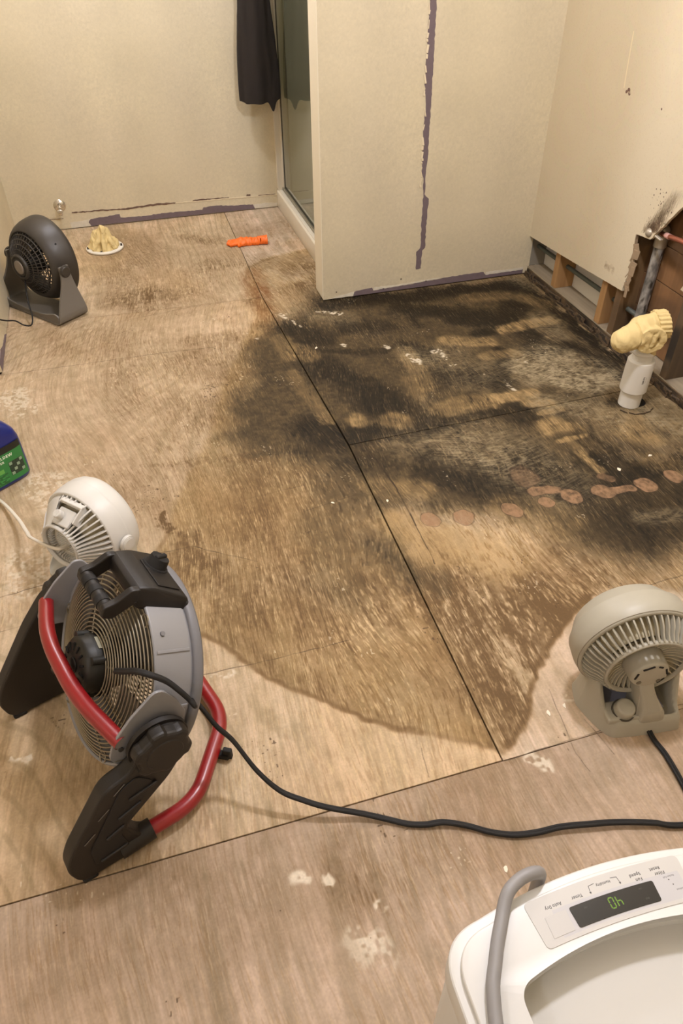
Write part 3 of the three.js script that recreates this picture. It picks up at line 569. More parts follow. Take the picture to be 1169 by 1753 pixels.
cutPanel([[-3.03, 1.2], [-3.03, 0.183], [-2.70, 0.205, 0.0006], [-2.287, 0.236, 0.0025], [-2.284, 0.284, 0.003], [-2.268, 0.306, 0.0035], [-2.273, 0.36, 0.004], [-2.286, 0.41, 0.002], [-2.287, 0.456, 0.0008], [-2.207, 0.466, 0.002], [-2.175, 0.508, 0.002], [-2.124, 0.575, 0.0015], [-2.085, 0.628, 0.001], [-2.03, 0.675, 0.001], [-1.93, 0.70], [-1.93, 1.2]], new THREE.MeshStandardMaterial({ map: cutTex, roughness: 0.65 }), 40, (z, y) => [(z + 3.03) / 1.1, (y - 0.1) / 1.1]);
cutPanel([[-3.03, H], [-3.03, 1.2], [-1.93, 1.2], [-1.93, H]], paint1, 41, (z, y) => [z, y]);
cutPanel([[-1.93, H], [-1.93, 0.70], [-1.925, 0.60, 0.002], [-1.94, 0.50, 0.003], [-1.955, 0.44, 0.003], [-1.985, 0.372, 0.001], [-1.5, 0.365], [1.3, 0.36], [1.3, H]], paint1, 42, (z, y) => [z, y]);
mesh('sole_plate', worldUV(rbox(0.090, 0.038, 4.32, 0.003, 1.868, 0.019, -0.875)), plateWood, wallRight);
mesh('plate_face', wbox(1.8175, 1.8228, 0, 0.033, -3.02, 0.6), mouldWood, wallRight);
{ // rotten lip of the plate and of the floor edge along the wall
  const r = rng(14), geos = []; let z = -3.02;
  while (z < 0.6) { const l = 0.03 + r() * 0.09, h = 0.014 + r() * 0.024, w = 0.005 + r() * 0.008; const g = rbox(w, h, l, 0.003, 0, 0, 0, 2); g.rotateY((r() - 0.5) * 0.25).rotateZ((r() - 0.5) * 0.5).translate(1.812 - r() * 0.008, h / 2 - 0.002, z + l / 2); geos.push(g); z += l * (0.7 + r() * 0.25); }
  mesh('rotten_edge', geos, mouldWood, wallRight);
}
const stud = (z, mat, y1 = H, w = 0.038) => mesh('stud', worldUV(rbox(0.089, y1 - 0.038, w, 0.002, 1.8675, (y1 + 0.038) / 2, z, 1)), mat, wallRight);
stud(-2.786, pine); stud(-2.418, pine); stud(-2.318, pineDirty); stud(-1.952, mouldWood); stud(-1.55, pine); stud(-1.15, pine); stud(-0.75, pine); stud(-0.35, pine); stud(0.05, pine); stud(0.45, pine); stud(0.9, pine);
mesh('back_panel', wbox(1.9125, 1.96, 0, H, -3.15, 1.3), std(0xe6e2d8, 0.85), wallRight);
mesh('shade_toned_end', wbox(1.825, 1.912, 0.038, H, -3.10, -3.035), std(0x8f8778, 0.85), wallRight);  // grey tone carries the shade of the corner cavity
for (let k = 0; k < 6; k++) mesh('backing_board', worldUV(rbox(0.016, 0.128, 0.322, 0.002, 1.902, 0.106 + k * 0.1305, -2.135, 1)), brownBoard, wallRight);
mesh('torn_paper', (() => { const r = rng(3), gs = []; for (let k = 0; k < 9; k++) { const g = rbox(0.003, 0.02 + r() * 0.03, 0.012 + r() * 0.016, 0.001, 0, 0, 0, 1); g.rotateX((r() - 0.5) * 0.9).rotateY(0.3 + r() * 0.5).translate(1.812, 0.24 + k * 0.021, -2.272 + (r() - 0.3) * 0.014); gs.push(g); } return gs; })(), std(0x9c866a, 0.95), wallRight);

const ceiling = structure('ceiling');
mesh('ceiling_panel', wbox(-1.98, 1.96, H, H + 0.1, -4.4, 1.4), std(0xe9e2d2, 0.8), ceiling);
const wallFront = structure('wall_front'); mesh('drywall', wbox(-1.98, 1.96, 0, H, 1.3, 1.4), paint1, wallFront);
const wallOuter = structure('wall_outer'); mesh('drywall', [wbox(-1.98, -1.86, 0, H, -3.0, 1.3), wbox(-1.98, -0.685, 0, H, -3.0, -2.88)], paint1, wallOuter);

// ---------------------------------------------------------------- ceiling lamps, the last one an added fill
for (const L of LAMPS) {
  const t = thing('ceiling_lamp', L.label ?? (L.at[2] < -1 ? 'round flush ceiling lamp over the stained floor' : 'round flush ceiling lamp above the dehumidifier'), 'lamp', [L.at[0], H, L.at[2]]);
  mesh('lamp_base', lathe([[0, 0], [0.16, 0], [0.165, -0.012], [0.16, -0.025], [0.15, -0.028]].map(([r, y]) => [r, y])), std(0xd8d4cc, 0.4, { metalness: 0.3, side: THREE.DoubleSide }), t);
  mesh('lamp_shade', lathe([[0.148, -0.026], [0.146, -0.05], [0.125, -0.078], [0.08, -0.096], [0.0, -0.102]]), new THREE.MeshStandardMaterial({ color: 0xffffff, roughness: 0.5, emissive: new THREE.Color(...L.color), emissiveIntensity: 1.2, side: THREE.DoubleSide }), t);
  const p = new THREE.PointLight(new THREE.Color(...L.color), L.power, 0, 2); p.position.set(L.at[0], L.at[1], L.at[2]); p.castShadow = true; p.shadow.radius = 4; scene.add(p);
}

// ---------------------------------------------------------------- plastics and metals
const plastic = (color, roughness = 0.5, extra = {}) => new THREE.MeshStandardMaterial({ color, roughness, ...extra });
const blackPlastic = plastic(0x19140f, 0.52), blackRubber = plastic(0x110e0b, 0.75), greySteel = new THREE.MeshStandardMaterial({ color: 0x8d8c8d, roughness: 0.45, metalness: 0.1 });
const redPaint = new THREE.MeshPhysicalMaterial({ color: 0x860d13, roughness: 0.35, clearcoat: 0.5, clearcoatRoughness: 0.25 }), wire = std(0x948a76, 0.38, { metalness: 0.55 }), chrome = std(0xd8d2c6, 0.2, { metalness: 0.9 }), darkMotor = plastic(0x27251f, 0.5, { metalness: 0.2 });

// ---------------------------------------------------------------- drum fan, seen from behind, blowing down onto the floor
{
  const t = thing('drum_fan', 'large grey drum fan on black legs with a red tube frame', 'fan', [-0.391, 0, -0.938], THREE.MathUtils.degToRad(18.66));
  const cx = 0.197, cy = 0.286, tilt = -0.502, toHead = new THREE.Matrix4().makeTranslation(cx, cy, 0).multiply(new THREE.Matrix4().makeRotationZ(tilt));
  const head = (name, geos, m, parent = t) => mesh(name, (Array.isArray(geos) ? geos : [geos]).map((g) => strip(g).applyMatrix4(toHead)), m, parent);
  // shroud: sheet drum with stepped panels
  const shroud = head('shroud', [latheX([[0.196, 0.000], [0.199, -0.004], [0.2025, 0.000], [0.2025, 0.070], [0.2005, 0.074], [0.2005, 0.080], [0.196, 0.078], [0.196, 0.000]], 120)], greySteel);
  for (let k = 0; k < 12; k++) { const a = 0.26 + k * Math.PI / 6; mesh('panel_seam', strip(rbox(0.068, 0.0035, 0.006, 0.0012, 0.036, 0.2032, 0, 1)).applyMatrix4(new THREE.Matrix4().makeRotationX(a)).applyMatrix4(toHead), greySteel, shroud); }
  for (let k = 0; k < 6; k++) { const a = 0.62 + k * Math.PI / 3; mesh('screw', new THREE.CylinderGeometry(0.0045, 0.005, 0.003, 14).translate(0.018, 0.204, 0).applyMatrix4(new THREE.Matrix4().makeRotationX(a)).applyMatrix4(toHead), std(0x77767a, 0.4, { metalness: 0.4 }), shroud); }
  head('front_rim', [latheX([[0.198, 0.076], [0.205, 0.076], [0.2095, 0.080], [0.2095, 0.092], [0.206, 0.097], [0.198, 0.096], [0.196, 0.088], [0.198, 0.076]], 120)], plastic(0x6f6e70, 0.5));
  // rear wire guard, domed; radial stays; expanded mesh sheet seen through it at the front
  const gz = (R) => -0.031 + 0.034 * Math.pow(R / 0.2, 2.6), rings = []; for (let k = 0; k < 18; k++) { const R = 0.056 + k * 0.0084; rings.push(torusX(R, 0.0017, gz(R), 84, 6)); }
  for (let k = 0; k < 8; k++) { const a = k * Math.PI / 4 + 0.2, p = []; for (let q = 0; q <= 8; q++) { const R = 0.05 + q * 0.0188; p.push([gz(R) + 0.003, R * Math.cos(a), R * Math.sin(a)]); } rings.push(tube(p, 0.0021, 24, 6)); }
  for (let k = 0; k < 6; k++) { const a = k * Math.PI / 3 + 0.45; rings.push(torusX(0.012, 0.0018, 0, 20, 6).rotateX(0).translate(gz(0.19) - 0.001, 0.188 * Math.cos(a), 0.188 * Math.sin(a))); }
  head('rear_guard', rings, wire);
  const fr = []; for (let k = 0; k < 19; k++) { const R = 0.045 + k * 0.0083; fr.push(torusX(R, 0.0016, 0.088 + 0.016 * (1 - Math.pow(R / 0.2, 2)), 84, 5)); }
  for (let k = 0; k < 6; k++) { const a = k * Math.PI / 3; fr.push(tube([[0.104, 0, 0], [0.100, 0.1 * Math.cos(a), 0.1 * Math.sin(a)], [0.088, 0.2 * Math.cos(a), 0.2 * Math.sin(a)]], 0.0022, 16, 6)); }
  fr.push(cylX(0.045, 0.045, 0.004, 0.104)); head('front_guard', fr, wire);
  // blades
  for (let k = 0; k < 3; k++) {
    const a0 = k * 2 * Math.PI / 3 + 0.5, pos = [], idx = [], n = 10, m = 12;
    for (let s = 0; s < 2; s++) for (let i = 0; i <= n; i++) for (let j = 0; j <= m; j++) { const R = 0.035 + 0.15 * i / n, w = (0.55 + 0.55 * Math.sin(Math.PI * (0.25 + 0.6 * i / n))) * 0.75, a = a0 + (j / m - 0.5) * 2 * w - 0.35 * i / n, x = 0.042 + (j / m - 0.5) * 0.052 * (1 - 0.35 * i / n) + s * 0.0022; pos.push(x, R * Math.cos(a), R * Math.sin(a)); }
    const st = (n + 1) * (m + 1); for (let i = 0; i < n; i++) for (let j = 0; j < m; j++) { const a = i * (m + 1) + j, b = a + 1, c = a + m + 1, d = c + 1; idx.push(a, c, b, b, c, d, st + a, st + b, st + c, st + b, st + d, st + c); }
    const g = new THREE.BufferGeometry(); g.setAttribute('position', new THREE.Float32BufferAttribute(pos, 3)); g.setIndex(idx); g.computeVertexNormals();
    head('blade', g, std(0x6f6a60, 0.45, { metalness: 0.6, side: THREE.DoubleSide }));
  }
  head('hub', cylX(0.036, 0.036, 0.05, 0.045), darkMotor);
  // motor can with vent slots
  const motor = head('motor', [latheX([[0.0, -0.066], [0.036, -0.066], [0.049, -0.063], [0.056, -0.056], [0.0565, -0.042], [0.0595, -0.041], [0.0595, -0.008], [0.054, -0.002], [0.052, 0.022], [0.0, 0.022]], 48), ...Array.from({ length: 4 }, (_, k) => cylX(0.008, 0.008, 0.058, -0.026, 0.058 * Math.cos(k * 1.571 + 0.75), 0.058 * Math.sin(k * 1.571 + 0.75), 16))], darkMotor);
  const slots = []; for (let k = 0; k < 14; k++) { const a = k / 14 * Math.PI * 2; slots.push(strip(rbox(0.004, 0.016, 0.0045, 0.0015, -0.0662, 0.038, 0, 1)).applyMatrix4(new THREE.Matrix4().makeRotationX(a))); }
  head('vent_slot', slots, std(0x070606, 0.9), motor);
  head('motor_cap', latheX([[0, -0.070], [0.014, -0.069], [0.018, -0.065], [0, -0.065]], 30), blackPlastic, motor);
  head('rating_plate', strip(rbox(0.026, 0.0012, 0.030, 0.0005, -0.024, 0.0600, 0, 1)).applyMatrix4(new THREE.Matrix4().makeRotationX(0.12)), std(0xa9a58e, 0.45, { metalness: 0.4 }), motor);
  // control housing on top with carry handle and speed dial
  const prof = smoothPoly([[-0.028, 0.196], [-0.030, 0.222], [-0.020, 0.229], [0.010, 0.229], [0.074, 0.212], [0.086, 0.203], [0.080, 0.182], [-0.015, 0.182]], 0.008);
  const g0 = extrude(prof, 0.146, 0.006, 3).translate(0, 0, -0.073); { const p = g0.attributes.position; for (let i = 0; i < p.count; i++) p.setZ(i, p.getZ(i) * (0.84 + 0.16 * clamp01((p.getX(i) + 0.02) / 0.1)) * (p.getY(i) < 0.2 ? 1.06 : 1)); g0.computeVertexNormals(); }
  const panel = head('control_housing', [toCreasedNormals(g0, 0.6), rbox(0.052, 0.003, 0.085, 0.0013, 0, 0, 0, 1).rotateZ(-0.255).translate(0.044, 0.2215, 0.012)], blackPlastic);
  head('speed_dial', [cyl(0.019, 0.021, 0.005, 30).translate(0, 0.002, 0), cyl(0.014, 0.0165, 0.014, 12).translate(0, 0.011, 0), rbox(0.027, 0.008, 0.008, 0.003, 0, 0.018, 0)].map((g) => strip(g).scale(1.35, 1.35, 1.35).rotateY(0.5).rotateZ(-0.255).translate(0.046, 0.2195, -0.016)), blackRubber, panel);
  const arm = (s) => extrude(smoothPoly([[-0.018, 0.227], [-0.018, 0.198], [-0.058, 0.162], [-0.080, 0.166], [-0.082, 0.188], [-0.060, 0.200], [-0.036, 0.226]], 0.006), 0.015, 0.003).translate(0, 0, s * 0.056 - 0.0075);
  const handle = head('carry_handle', [arm(1), arm(-1), cyl(0.0135, 0.0135, 0.115, 24).rotateX(Math.PI / 2).translate(-0.068, 0.178, 0)], blackPlastic);
  head('handle_grip', [-0.03, 0, 0.03].map((z) => cyl(0.0146, 0.0146, 0.017, 24).rotateX(Math.PI / 2).translate(-0.068, 0.178, z)), blackRubber, handle);
  // grey side brackets, pivot knobs, red tilt handle
  for (const s of [1, -1]) {
    const b = head('side_bracket', [extrude(smoothPoly([[0.066, 0.046], [0.034, 0.082], [-0.002, 0.108], [-0.020, 0.106], [-0.048, 0.05], [-0.064, -0.005], [-0.060, -0.045], [-0.038, -0.066], [-0.01, -0.06], [0.066, -0.06]], 0.009), 0.006, 0.0015).translate(0, 0, s > 0 ? 0.198 : -0.204)], greySteel);
    head('bolt', cyl(0.005, 0.005, 0.004, 6).rotateX(Math.PI / 2).translate(-0.045, -0.022, s * 0.2055), std(0x55524e, 0.4, { metalness: 0.6 }), b);
    head('slot_mark', rbox(0.022, 0.0016, 0.0012, 0.0004, -0.036, -0.052, s * 0.2052, 1), wire, b);
    const lobe = []; for (let k = 0; k < 96; k++) { const a = k / 96 * Math.PI * 2, R = 0.0535 + 0.0032 * Math.tanh(3 * Math.cos(a * 6)); lobe.push([R * Math.cos(a), R * Math.sin(a)]); }
    head('pivot_knob', [extrude(poly(lobe), 0.030, 0.008, 3).translate(0.012, 0.002, s > 0 ? 0.226 : -0.256), cyl(0.058, 0.058, 0.010, 48).rotateX(Math.PI / 2).translate(0.012, 0.002, s * 0.223), cyl(0.03, 0.03, 0.02, 32).rotateX(Math.PI / 2).translate(0.012, 0, s * 0.210), cyl(0.034, 0.037, 0.003, 30).rotateX(Math.PI / 2).translate(0.012, 0.002, s * 0.2565)], blackPlastic);
  }
  head('tilt_handle', [bentTube([[-0.048, -0.006, 0.204], [-0.089, 0.000, 0.085], [-0.089, 0.000, -0.085], [-0.050, -0.004, -0.204]], 0.0155, 0.07)], redPaint);
  // black moulded legs with ribs, red floor frame, rubber feet
  for (const s of [1, -1]) {
    const leg = mesh('leg', [extrude(smoothPoly([...(s > 0 ? [[0.168, 0.300], [0.146, 0.258]] : [[0.150, 0.312]]), [0.092, 0.247], [-0.004, 0.112], [-0.022, 0.068], [-0.012, 0.022], [0.002, 0.006], [0.130, 0.006], [0.142, 0.030], [0.124, 0.050], [0.102, 0.104], [0.213, 0.192], [0.262, 0.262], [0.255, 0.315], [0.213, 0.335]], 0.022), 0.036, 0.006, 3).translate(0, 0, s > 0 ? 0.206 : -0.242)], blackPlastic, t);
    const zf = s * 0.2425, inner = extrude(smoothPoly([[0.152, 0.245], [0.118, 0.232], [0.030, 0.098], [0.028, 0.044], [0.098, 0.042], [0.090, 0.100], [0.178, 0.205]], 0.012), 0.004, 0.0012).translate(0, 0, s > 0 ? 0.2405 : -0.2445);
    mesh('leg_panel', inner, plastic(0x131110, 0.6), leg);
    for (const [x0, y0, x1, y1] of [[0.128, 0.192, 0.180, 0.200], [0.098, 0.152, 0.142, 0.166], [0.066, 0.110, 0.100, 0.122], [0.042, 0.050, 0.092, 0.056]]) mesh('leg_rib', capTube([[x0, y0, zf + s * 0.003], [x1, y1, zf + s * 0.003]], 0.0035, 2, 8), blackPlastic, leg);
    for (const [x, y] of [[0.118, 0.256], [0.078, 0.208], [0.040, 0.158]]) mesh('leg_groove', rbox(0.0022, 0.030, 0.001, 0.0004, 0, 0, 0, 1).rotateZ(-0.95).translate(x - 0.002, y - 0.022, zf + s * 0.0008), std(0x6a655e, 0.7), leg);
    mesh('rubber_foot', rbox(0.03, 0.012, 0.038, 0.004, 0.010, 0.006, s * 0.224), blackRubber, leg);
  }
  mesh('floor_frame', bentTube([[0.090, 0.030, 0.230], [0.245, 0.030, 0.230], [0.385, 0.030, 0.088], [0.385, 0.030, -0.088], [0.245, 0.030, -0.230], [0.090, 0.030, -0.230]], 0.0165, 0.05), redPaint, t);
  for (const s of [1, -1]) { mesh('frame_socket', [cylX(0.022, 0.024, 0.07, 0.112, 0.030, s * 0.230, 28)], blackPlastic, t); mesh('rubber_foot', [rbox(0.016, 0.016, 0.032, 0.003, 0, 0, 0).rotateY(s * 0.75).translate(0.342, 0.012, s * 0.158), rbox(0.012, 0.03, 0.02, 0.003, 0, 0, 0).rotateY(s * 0.75).translate(0.352, 0.020, s * 0.166)], blackRubber, t); }
  // power cord, laid out in world coordinates and brought into the fan's frame
  t.updateMatrixWorld(true); const inv = t.matrixWorld.clone().invert(), hp = (x, y, z) => V(x, y, z).applyMatrix4(toHead);
  const W = (x, y, z) => V(x, y, z).applyMatrix4(inv);
  const P = [V(0.196, 0.298, 0.035), V(0.198, 0.335, 0.075), V(0.205, 0.375, 0.118), V(0.220, 0.412, 0.162), V(0.238, 0.415, 0.188), V(0.259, 0.388, 0.194), V(0.273, 0.363, 0.205), V(0.284, 0.338, 0.214), V(0.291, 0.318, 0.221), W(-0.058, 0.27, -0.895), W(-0.036, 0.225, -0.878), W(-0.014, 0.185, -0.854), W(0.012, 0.145, -0.838), W(0.046, 0.095, -0.790), W(0.084, 0.06, -0.752), W(0.126, 0.045, -0.726), W(0.170, 0.032, -0.704), W(0.237, 0.015, -0.679), W(0.281, 0.008, -0.658), W(0.323, 0.006, -0.635), W(0.357, 0.007, -0.623), W(0.392, 0.010, -0.616), W(0.436, 0.007, -0.597), W(0.476, 0.006, -0.572), W(0.519, 0.006, -0.553), W(0.566, 0.008, -0.543), W(0.615, 0.012, -0.538), W(0.674, 0.013, -0.526), W(0.733, 0.012, -0.513), W(0.802, 0.010, -0.492), W(0.856, 0.007, -0.472), W(1.05, 0.006, -0.43), W(1.30, 0.006, -0.50)].map((v) => [v.x, v.y, v.z]);
  mesh('cord_gland', capTube([[0.190, 0.294, 0.028], [0.1965, 0.318, 0.058]], 0.0085, 8, 12), blackRubber, t);
  mesh('power_cord', [tube(P, 0.0046, 260, 8), tube(P.map(([x, y, z]) => [x + 0.0015, y, z - 0.005]), 0.0036, 260, 8)], blackRubber, t);
}

// a fan head: helper for ribbed rear grilles. Points are [axial, radius]
const rib = (pts, thick, deep, a) => { const g = strip(strap(pts.map(([x, r]) => [x, r]), () => thick, () => 0, deep, 10)); return g.applyMatrix4(new THREE.Matrix4().makeBasis(V(0, 0, -1), V(0, 1, 0), V(1, 0, 0))).applyMatrix4(new THREE.Matrix4().makeRotationX(a)); };
function swirlBlades(t, n, R0, R1, x, depth, m, M) {
  for (let k = 0; k < n; k++) {
    const pos = [], idx = [], N = 8, Q = 8;
    for (let i = 0; i <= N; i++) for (let j = 0; j <= Q; j++) { const R = R0 + (R1 - R0) * i / N, a = k * 2 * Math.PI / n + (j / Q - 0.5) * 1.15 * (0.7 + 0.5 * i / N); pos.push(x + (j / Q - 0.5) * depth, R * Math.cos(a), R * Math.sin(a)); }
    for (let i = 0; i < N; i++) for (let j = 0; j < Q; j++) { const a = i * (Q + 1) + j; idx.push(a, a + Q + 1, a + 1, a + 1, a + Q + 1, a + Q + 2); }
    const g = new THREE.BufferGeometry(); g.setAttribute('position', new THREE.Float32BufferAttribute(pos, 3)); g.setIndex(idx); g.computeVertexNormals(); g.applyMatrix4(M);
    mesh('blade', g, m, t);
  }
}
const headFrame = (y, tilt) => new THREE.Matrix4().makeTranslation(0, y, 0).multiply(new THREE.Matrix4().makeRotationZ(tilt));

// ---------------------------------------------------------------- white fan
{
  const white = plastic(0xd6d3cb, 0.42), whiteIn = plastic(0xc9c3b4, 0.6), az = THREE.MathUtils.degToRad(47.8);
  const t = thing('desk_fan', 'white plastic fan with ribbed cone-shaped back and white cord, standing behind the drum fan', 'fan', [-0.265, 0, -1.572], Math.PI / 2 - az);
  const M = headFrame(0.150, -0.084), head = (name, geos, m, parent = t) => mesh(name, (Array.isArray(geos) ? geos : [geos]).map((g) => strip(g).applyMatrix4(M)), m, parent);
  const hs = head('housing', [latheX([[0.113, -0.002], [0.119, -0.007], [0.1235, -0.002], [0.1275, 0.018], [0.1295, 0.040], [0.1300, 0.0455], [0.1285, 0.047], [0.1300, 0.0485], [0.1290, 0.066], [0.1250, 0.080], [0.118, 0.090], [0.110, 0.092], [0.106, 0.086], [0.112, 0.06], [0.113, 0.02], [0.113, -0.002]], 110)], white);
  const R = []; for (let k = 0; k < 46; k++) { const a = k / 46 * Math.PI * 2; const da = Math.atan2(Math.sin(a + 0.02), Math.cos(a + 0.02)); if (Math.abs(da) < 0.36) { R.push(rib([[0.004, 0.118], [-0.022, 0.104]], 0.0040, 0.010, a)); continue; } if (da < -0.36 && da > -1.25) continue; R.push(rib([[0.004, 0.117], [-0.012, 0.112], [-0.034, 0.093], [-0.056, 0.073], [-0.072, 0.0625]], 0.0040, 0.012, a)); }
  head('rear_grille', R, white);
  head('grille_cheek', new THREE.LatheGeometry([[0.060, -0.074], [0.071, -0.060], [0.091, -0.038], [0.111, -0.016], [0.117, 0.000], [0.114, 0.000], [0.107, -0.014], [0.088, -0.034], [0.066, -0.058]].map(([r, y]) => new THREE.Vector2(r, y)), 16, -1.23 - Math.PI / 2, 0.88).rotateZ(-Math.PI / 2), white);
  head('inner_shroud', latheX([[0.050, -0.030], [0.060, -0.034], [0.074, -0.018], [0.090, 0.004], [0.094, 0.016]], 60), plastic(0xcdbf9e, 0.7));
  head('rear_ring', latheX([[0.056, -0.070], [0.059, -0.077], [0.0635, -0.077], [0.065, -0.071], [0.063, -0.064], [0.058, -0.064], [0.056, -0.070]], 64), white);
  const cap = head('rear_cap', latheX([[0.059, -0.068], [0.056, -0.056], [0.044, -0.050], [0.030, -0.052], [0, -0.053], [0, -0.03], [0.058, -0.03]], 48), whiteIn);
  head('louver', Array.from({ length: 9 }, (_, k) => { const y = -0.028 + k * 0.007, w = 2 * Math.sqrt(0.034 ** 2 - y * y); return rbox(0.004, 0.0022, w, 0.001, -0.0535, y, 0, 1); }), white, cap);
  head('rear_grille', Array.from({ length: 40 }, (_, k) => { const a = k / 40 * Math.PI * 2; return strip(rbox(0.012, 0.014, 0.002, 0.0008, -0.058, 0.051, 0, 1)).applyMatrix4(new THREE.Matrix4().makeRotationX(a)); }), white, cap);
  // switch pod in the upper rear of the grille
  const pod = head('switch_pod', [rbox(0.016, 0.010, 0.076, 0.003, -0.016, 0.107, 0.012), rbox(0.048, 0.012, 0.056, 0.004, 0, 0, 0).rotateZ(0.55).translate(-0.045, 0.078, 0.006), rbox(0.05, 0.028, 0.004, 0.0015, 0, 0, 0).rotateZ(0.6).translate(-0.030, 0.088, 0.048)], white);
  head('rotary_knob', [cyl(0.0115, 0.0125, 0.013, 30), cyl(0.010, 0.0115, 0.003, 30).translate(0, 0.008, 0), rbox(0.021, 0.005, 0.005, 0.002, 0, 0.009, 0)].map((g) => strip(g).rotateZ(0.62).translate(-0.056, 0.094, 0.0)), white, pod);
  head('motor', cylX(0.040, 0.040, 0.06, 0.0), whiteIn);
  swirlBlades(t, 3, 0.03, 0.104, 0.035, 0.04, std(0x8d887c, 0.5, { side: THREE.DoubleSide }), M);
  const fg = []; for (let k = 0; k < 9; k++) fg.push(torusX(0.03 + k * 0.0095, 0.0016, 0.089, 60, 6)); for (let k = 0; k < 24; k++) fg.push(strip(rbox(0.006, 0.08, 0.002, 0.0008, 0.088, 0.068, 0, 1)).applyMatrix4(new THREE.Matrix4().makeRotationX(k / 24 * Math.PI * 2))); fg.push(latheX([[0.0, 0.095], [0.024, 0.094], [0.03, 0.088], [0, 0.086]], 40)); head('front_grille', fg, white);
  // U-shaped stand
  const base = mesh('stand', [strap([[-0.136, 0.146], [-0.134, 0.10], [-0.126, 0.055], [-0.103, 0.018], [-0.07, 0.010], [0, 0.009], [0.07, 0.010], [0.103, 0.018], [0.126, 0.055], [0.134, 0.10], [0.136, 0.146]], (u) => 0.044 + 0.118 * sst(0.14, 0.34, u) * (1 - sst(0.66, 0.86, u)), (u) => 0.030 - 0.030 * sst(0.14, 0.34, u) * (1 - sst(0.66, 0.86, u)), 0.009)], plastic(0xcfccc0, 0.5), t);
  mesh('foot_plate', rbox(0.05, 0.016, 0.10, 0.006, -0.098, 0.010, -0.012), plastic(0xcfcfb8, 0.55), base);
  for (const s of [1, -1]) mesh('pivot_cap', [cyl(0.0225, 0.0225, 0.009, 40).rotateX(Math.PI / 2).translate(0.030, 0.150, s * 0.1365), cyl(0.0190, 0.0200, 0.005, 40).rotateX(Math.PI / 2).translate(0.030, 0.150, s * 0.1405), cyl(0.0155, 0.0175, 0.003, 40).rotateX(Math.PI / 2).translate(0.030, 0.150, s * 0.1425)], white, t);
  t.updateMatrixWorld(true); const inv = t.matrixWorld.clone().invert(), p0 = V(-0.054, -0.004, 0.004).applyMatrix4(M), p1 = V(-0.085, -0.002, -0.008).applyMatrix4(M);
  const Wp = (x, y, z) => { const v = V(x, y, z).applyMatrix4(inv); return [v.x, v.y, v.z]; };
  const P = [[p0.x, p0.y, p0.z], [p1.x, p1.y, p1.z], Wp(-0.405, 0.118, -1.625), Wp(-0.430, 0.080, -1.70), Wp(-0.470, 0.040, -1.82), Wp(-0.535, 0.012, -1.96), Wp(-0.62, 0.005, -2.07), Wp(-0.80, 0.005, -2.15)];
  mesh('power_cord', [tube(P, 0.0042, 110, 8), tube(P.map(([x, y, z]) => [x, y + 0.001, z + 0.0066]), 0.0042, 110, 8)], plastic(0xe6dfd0, 0.5), t);
}

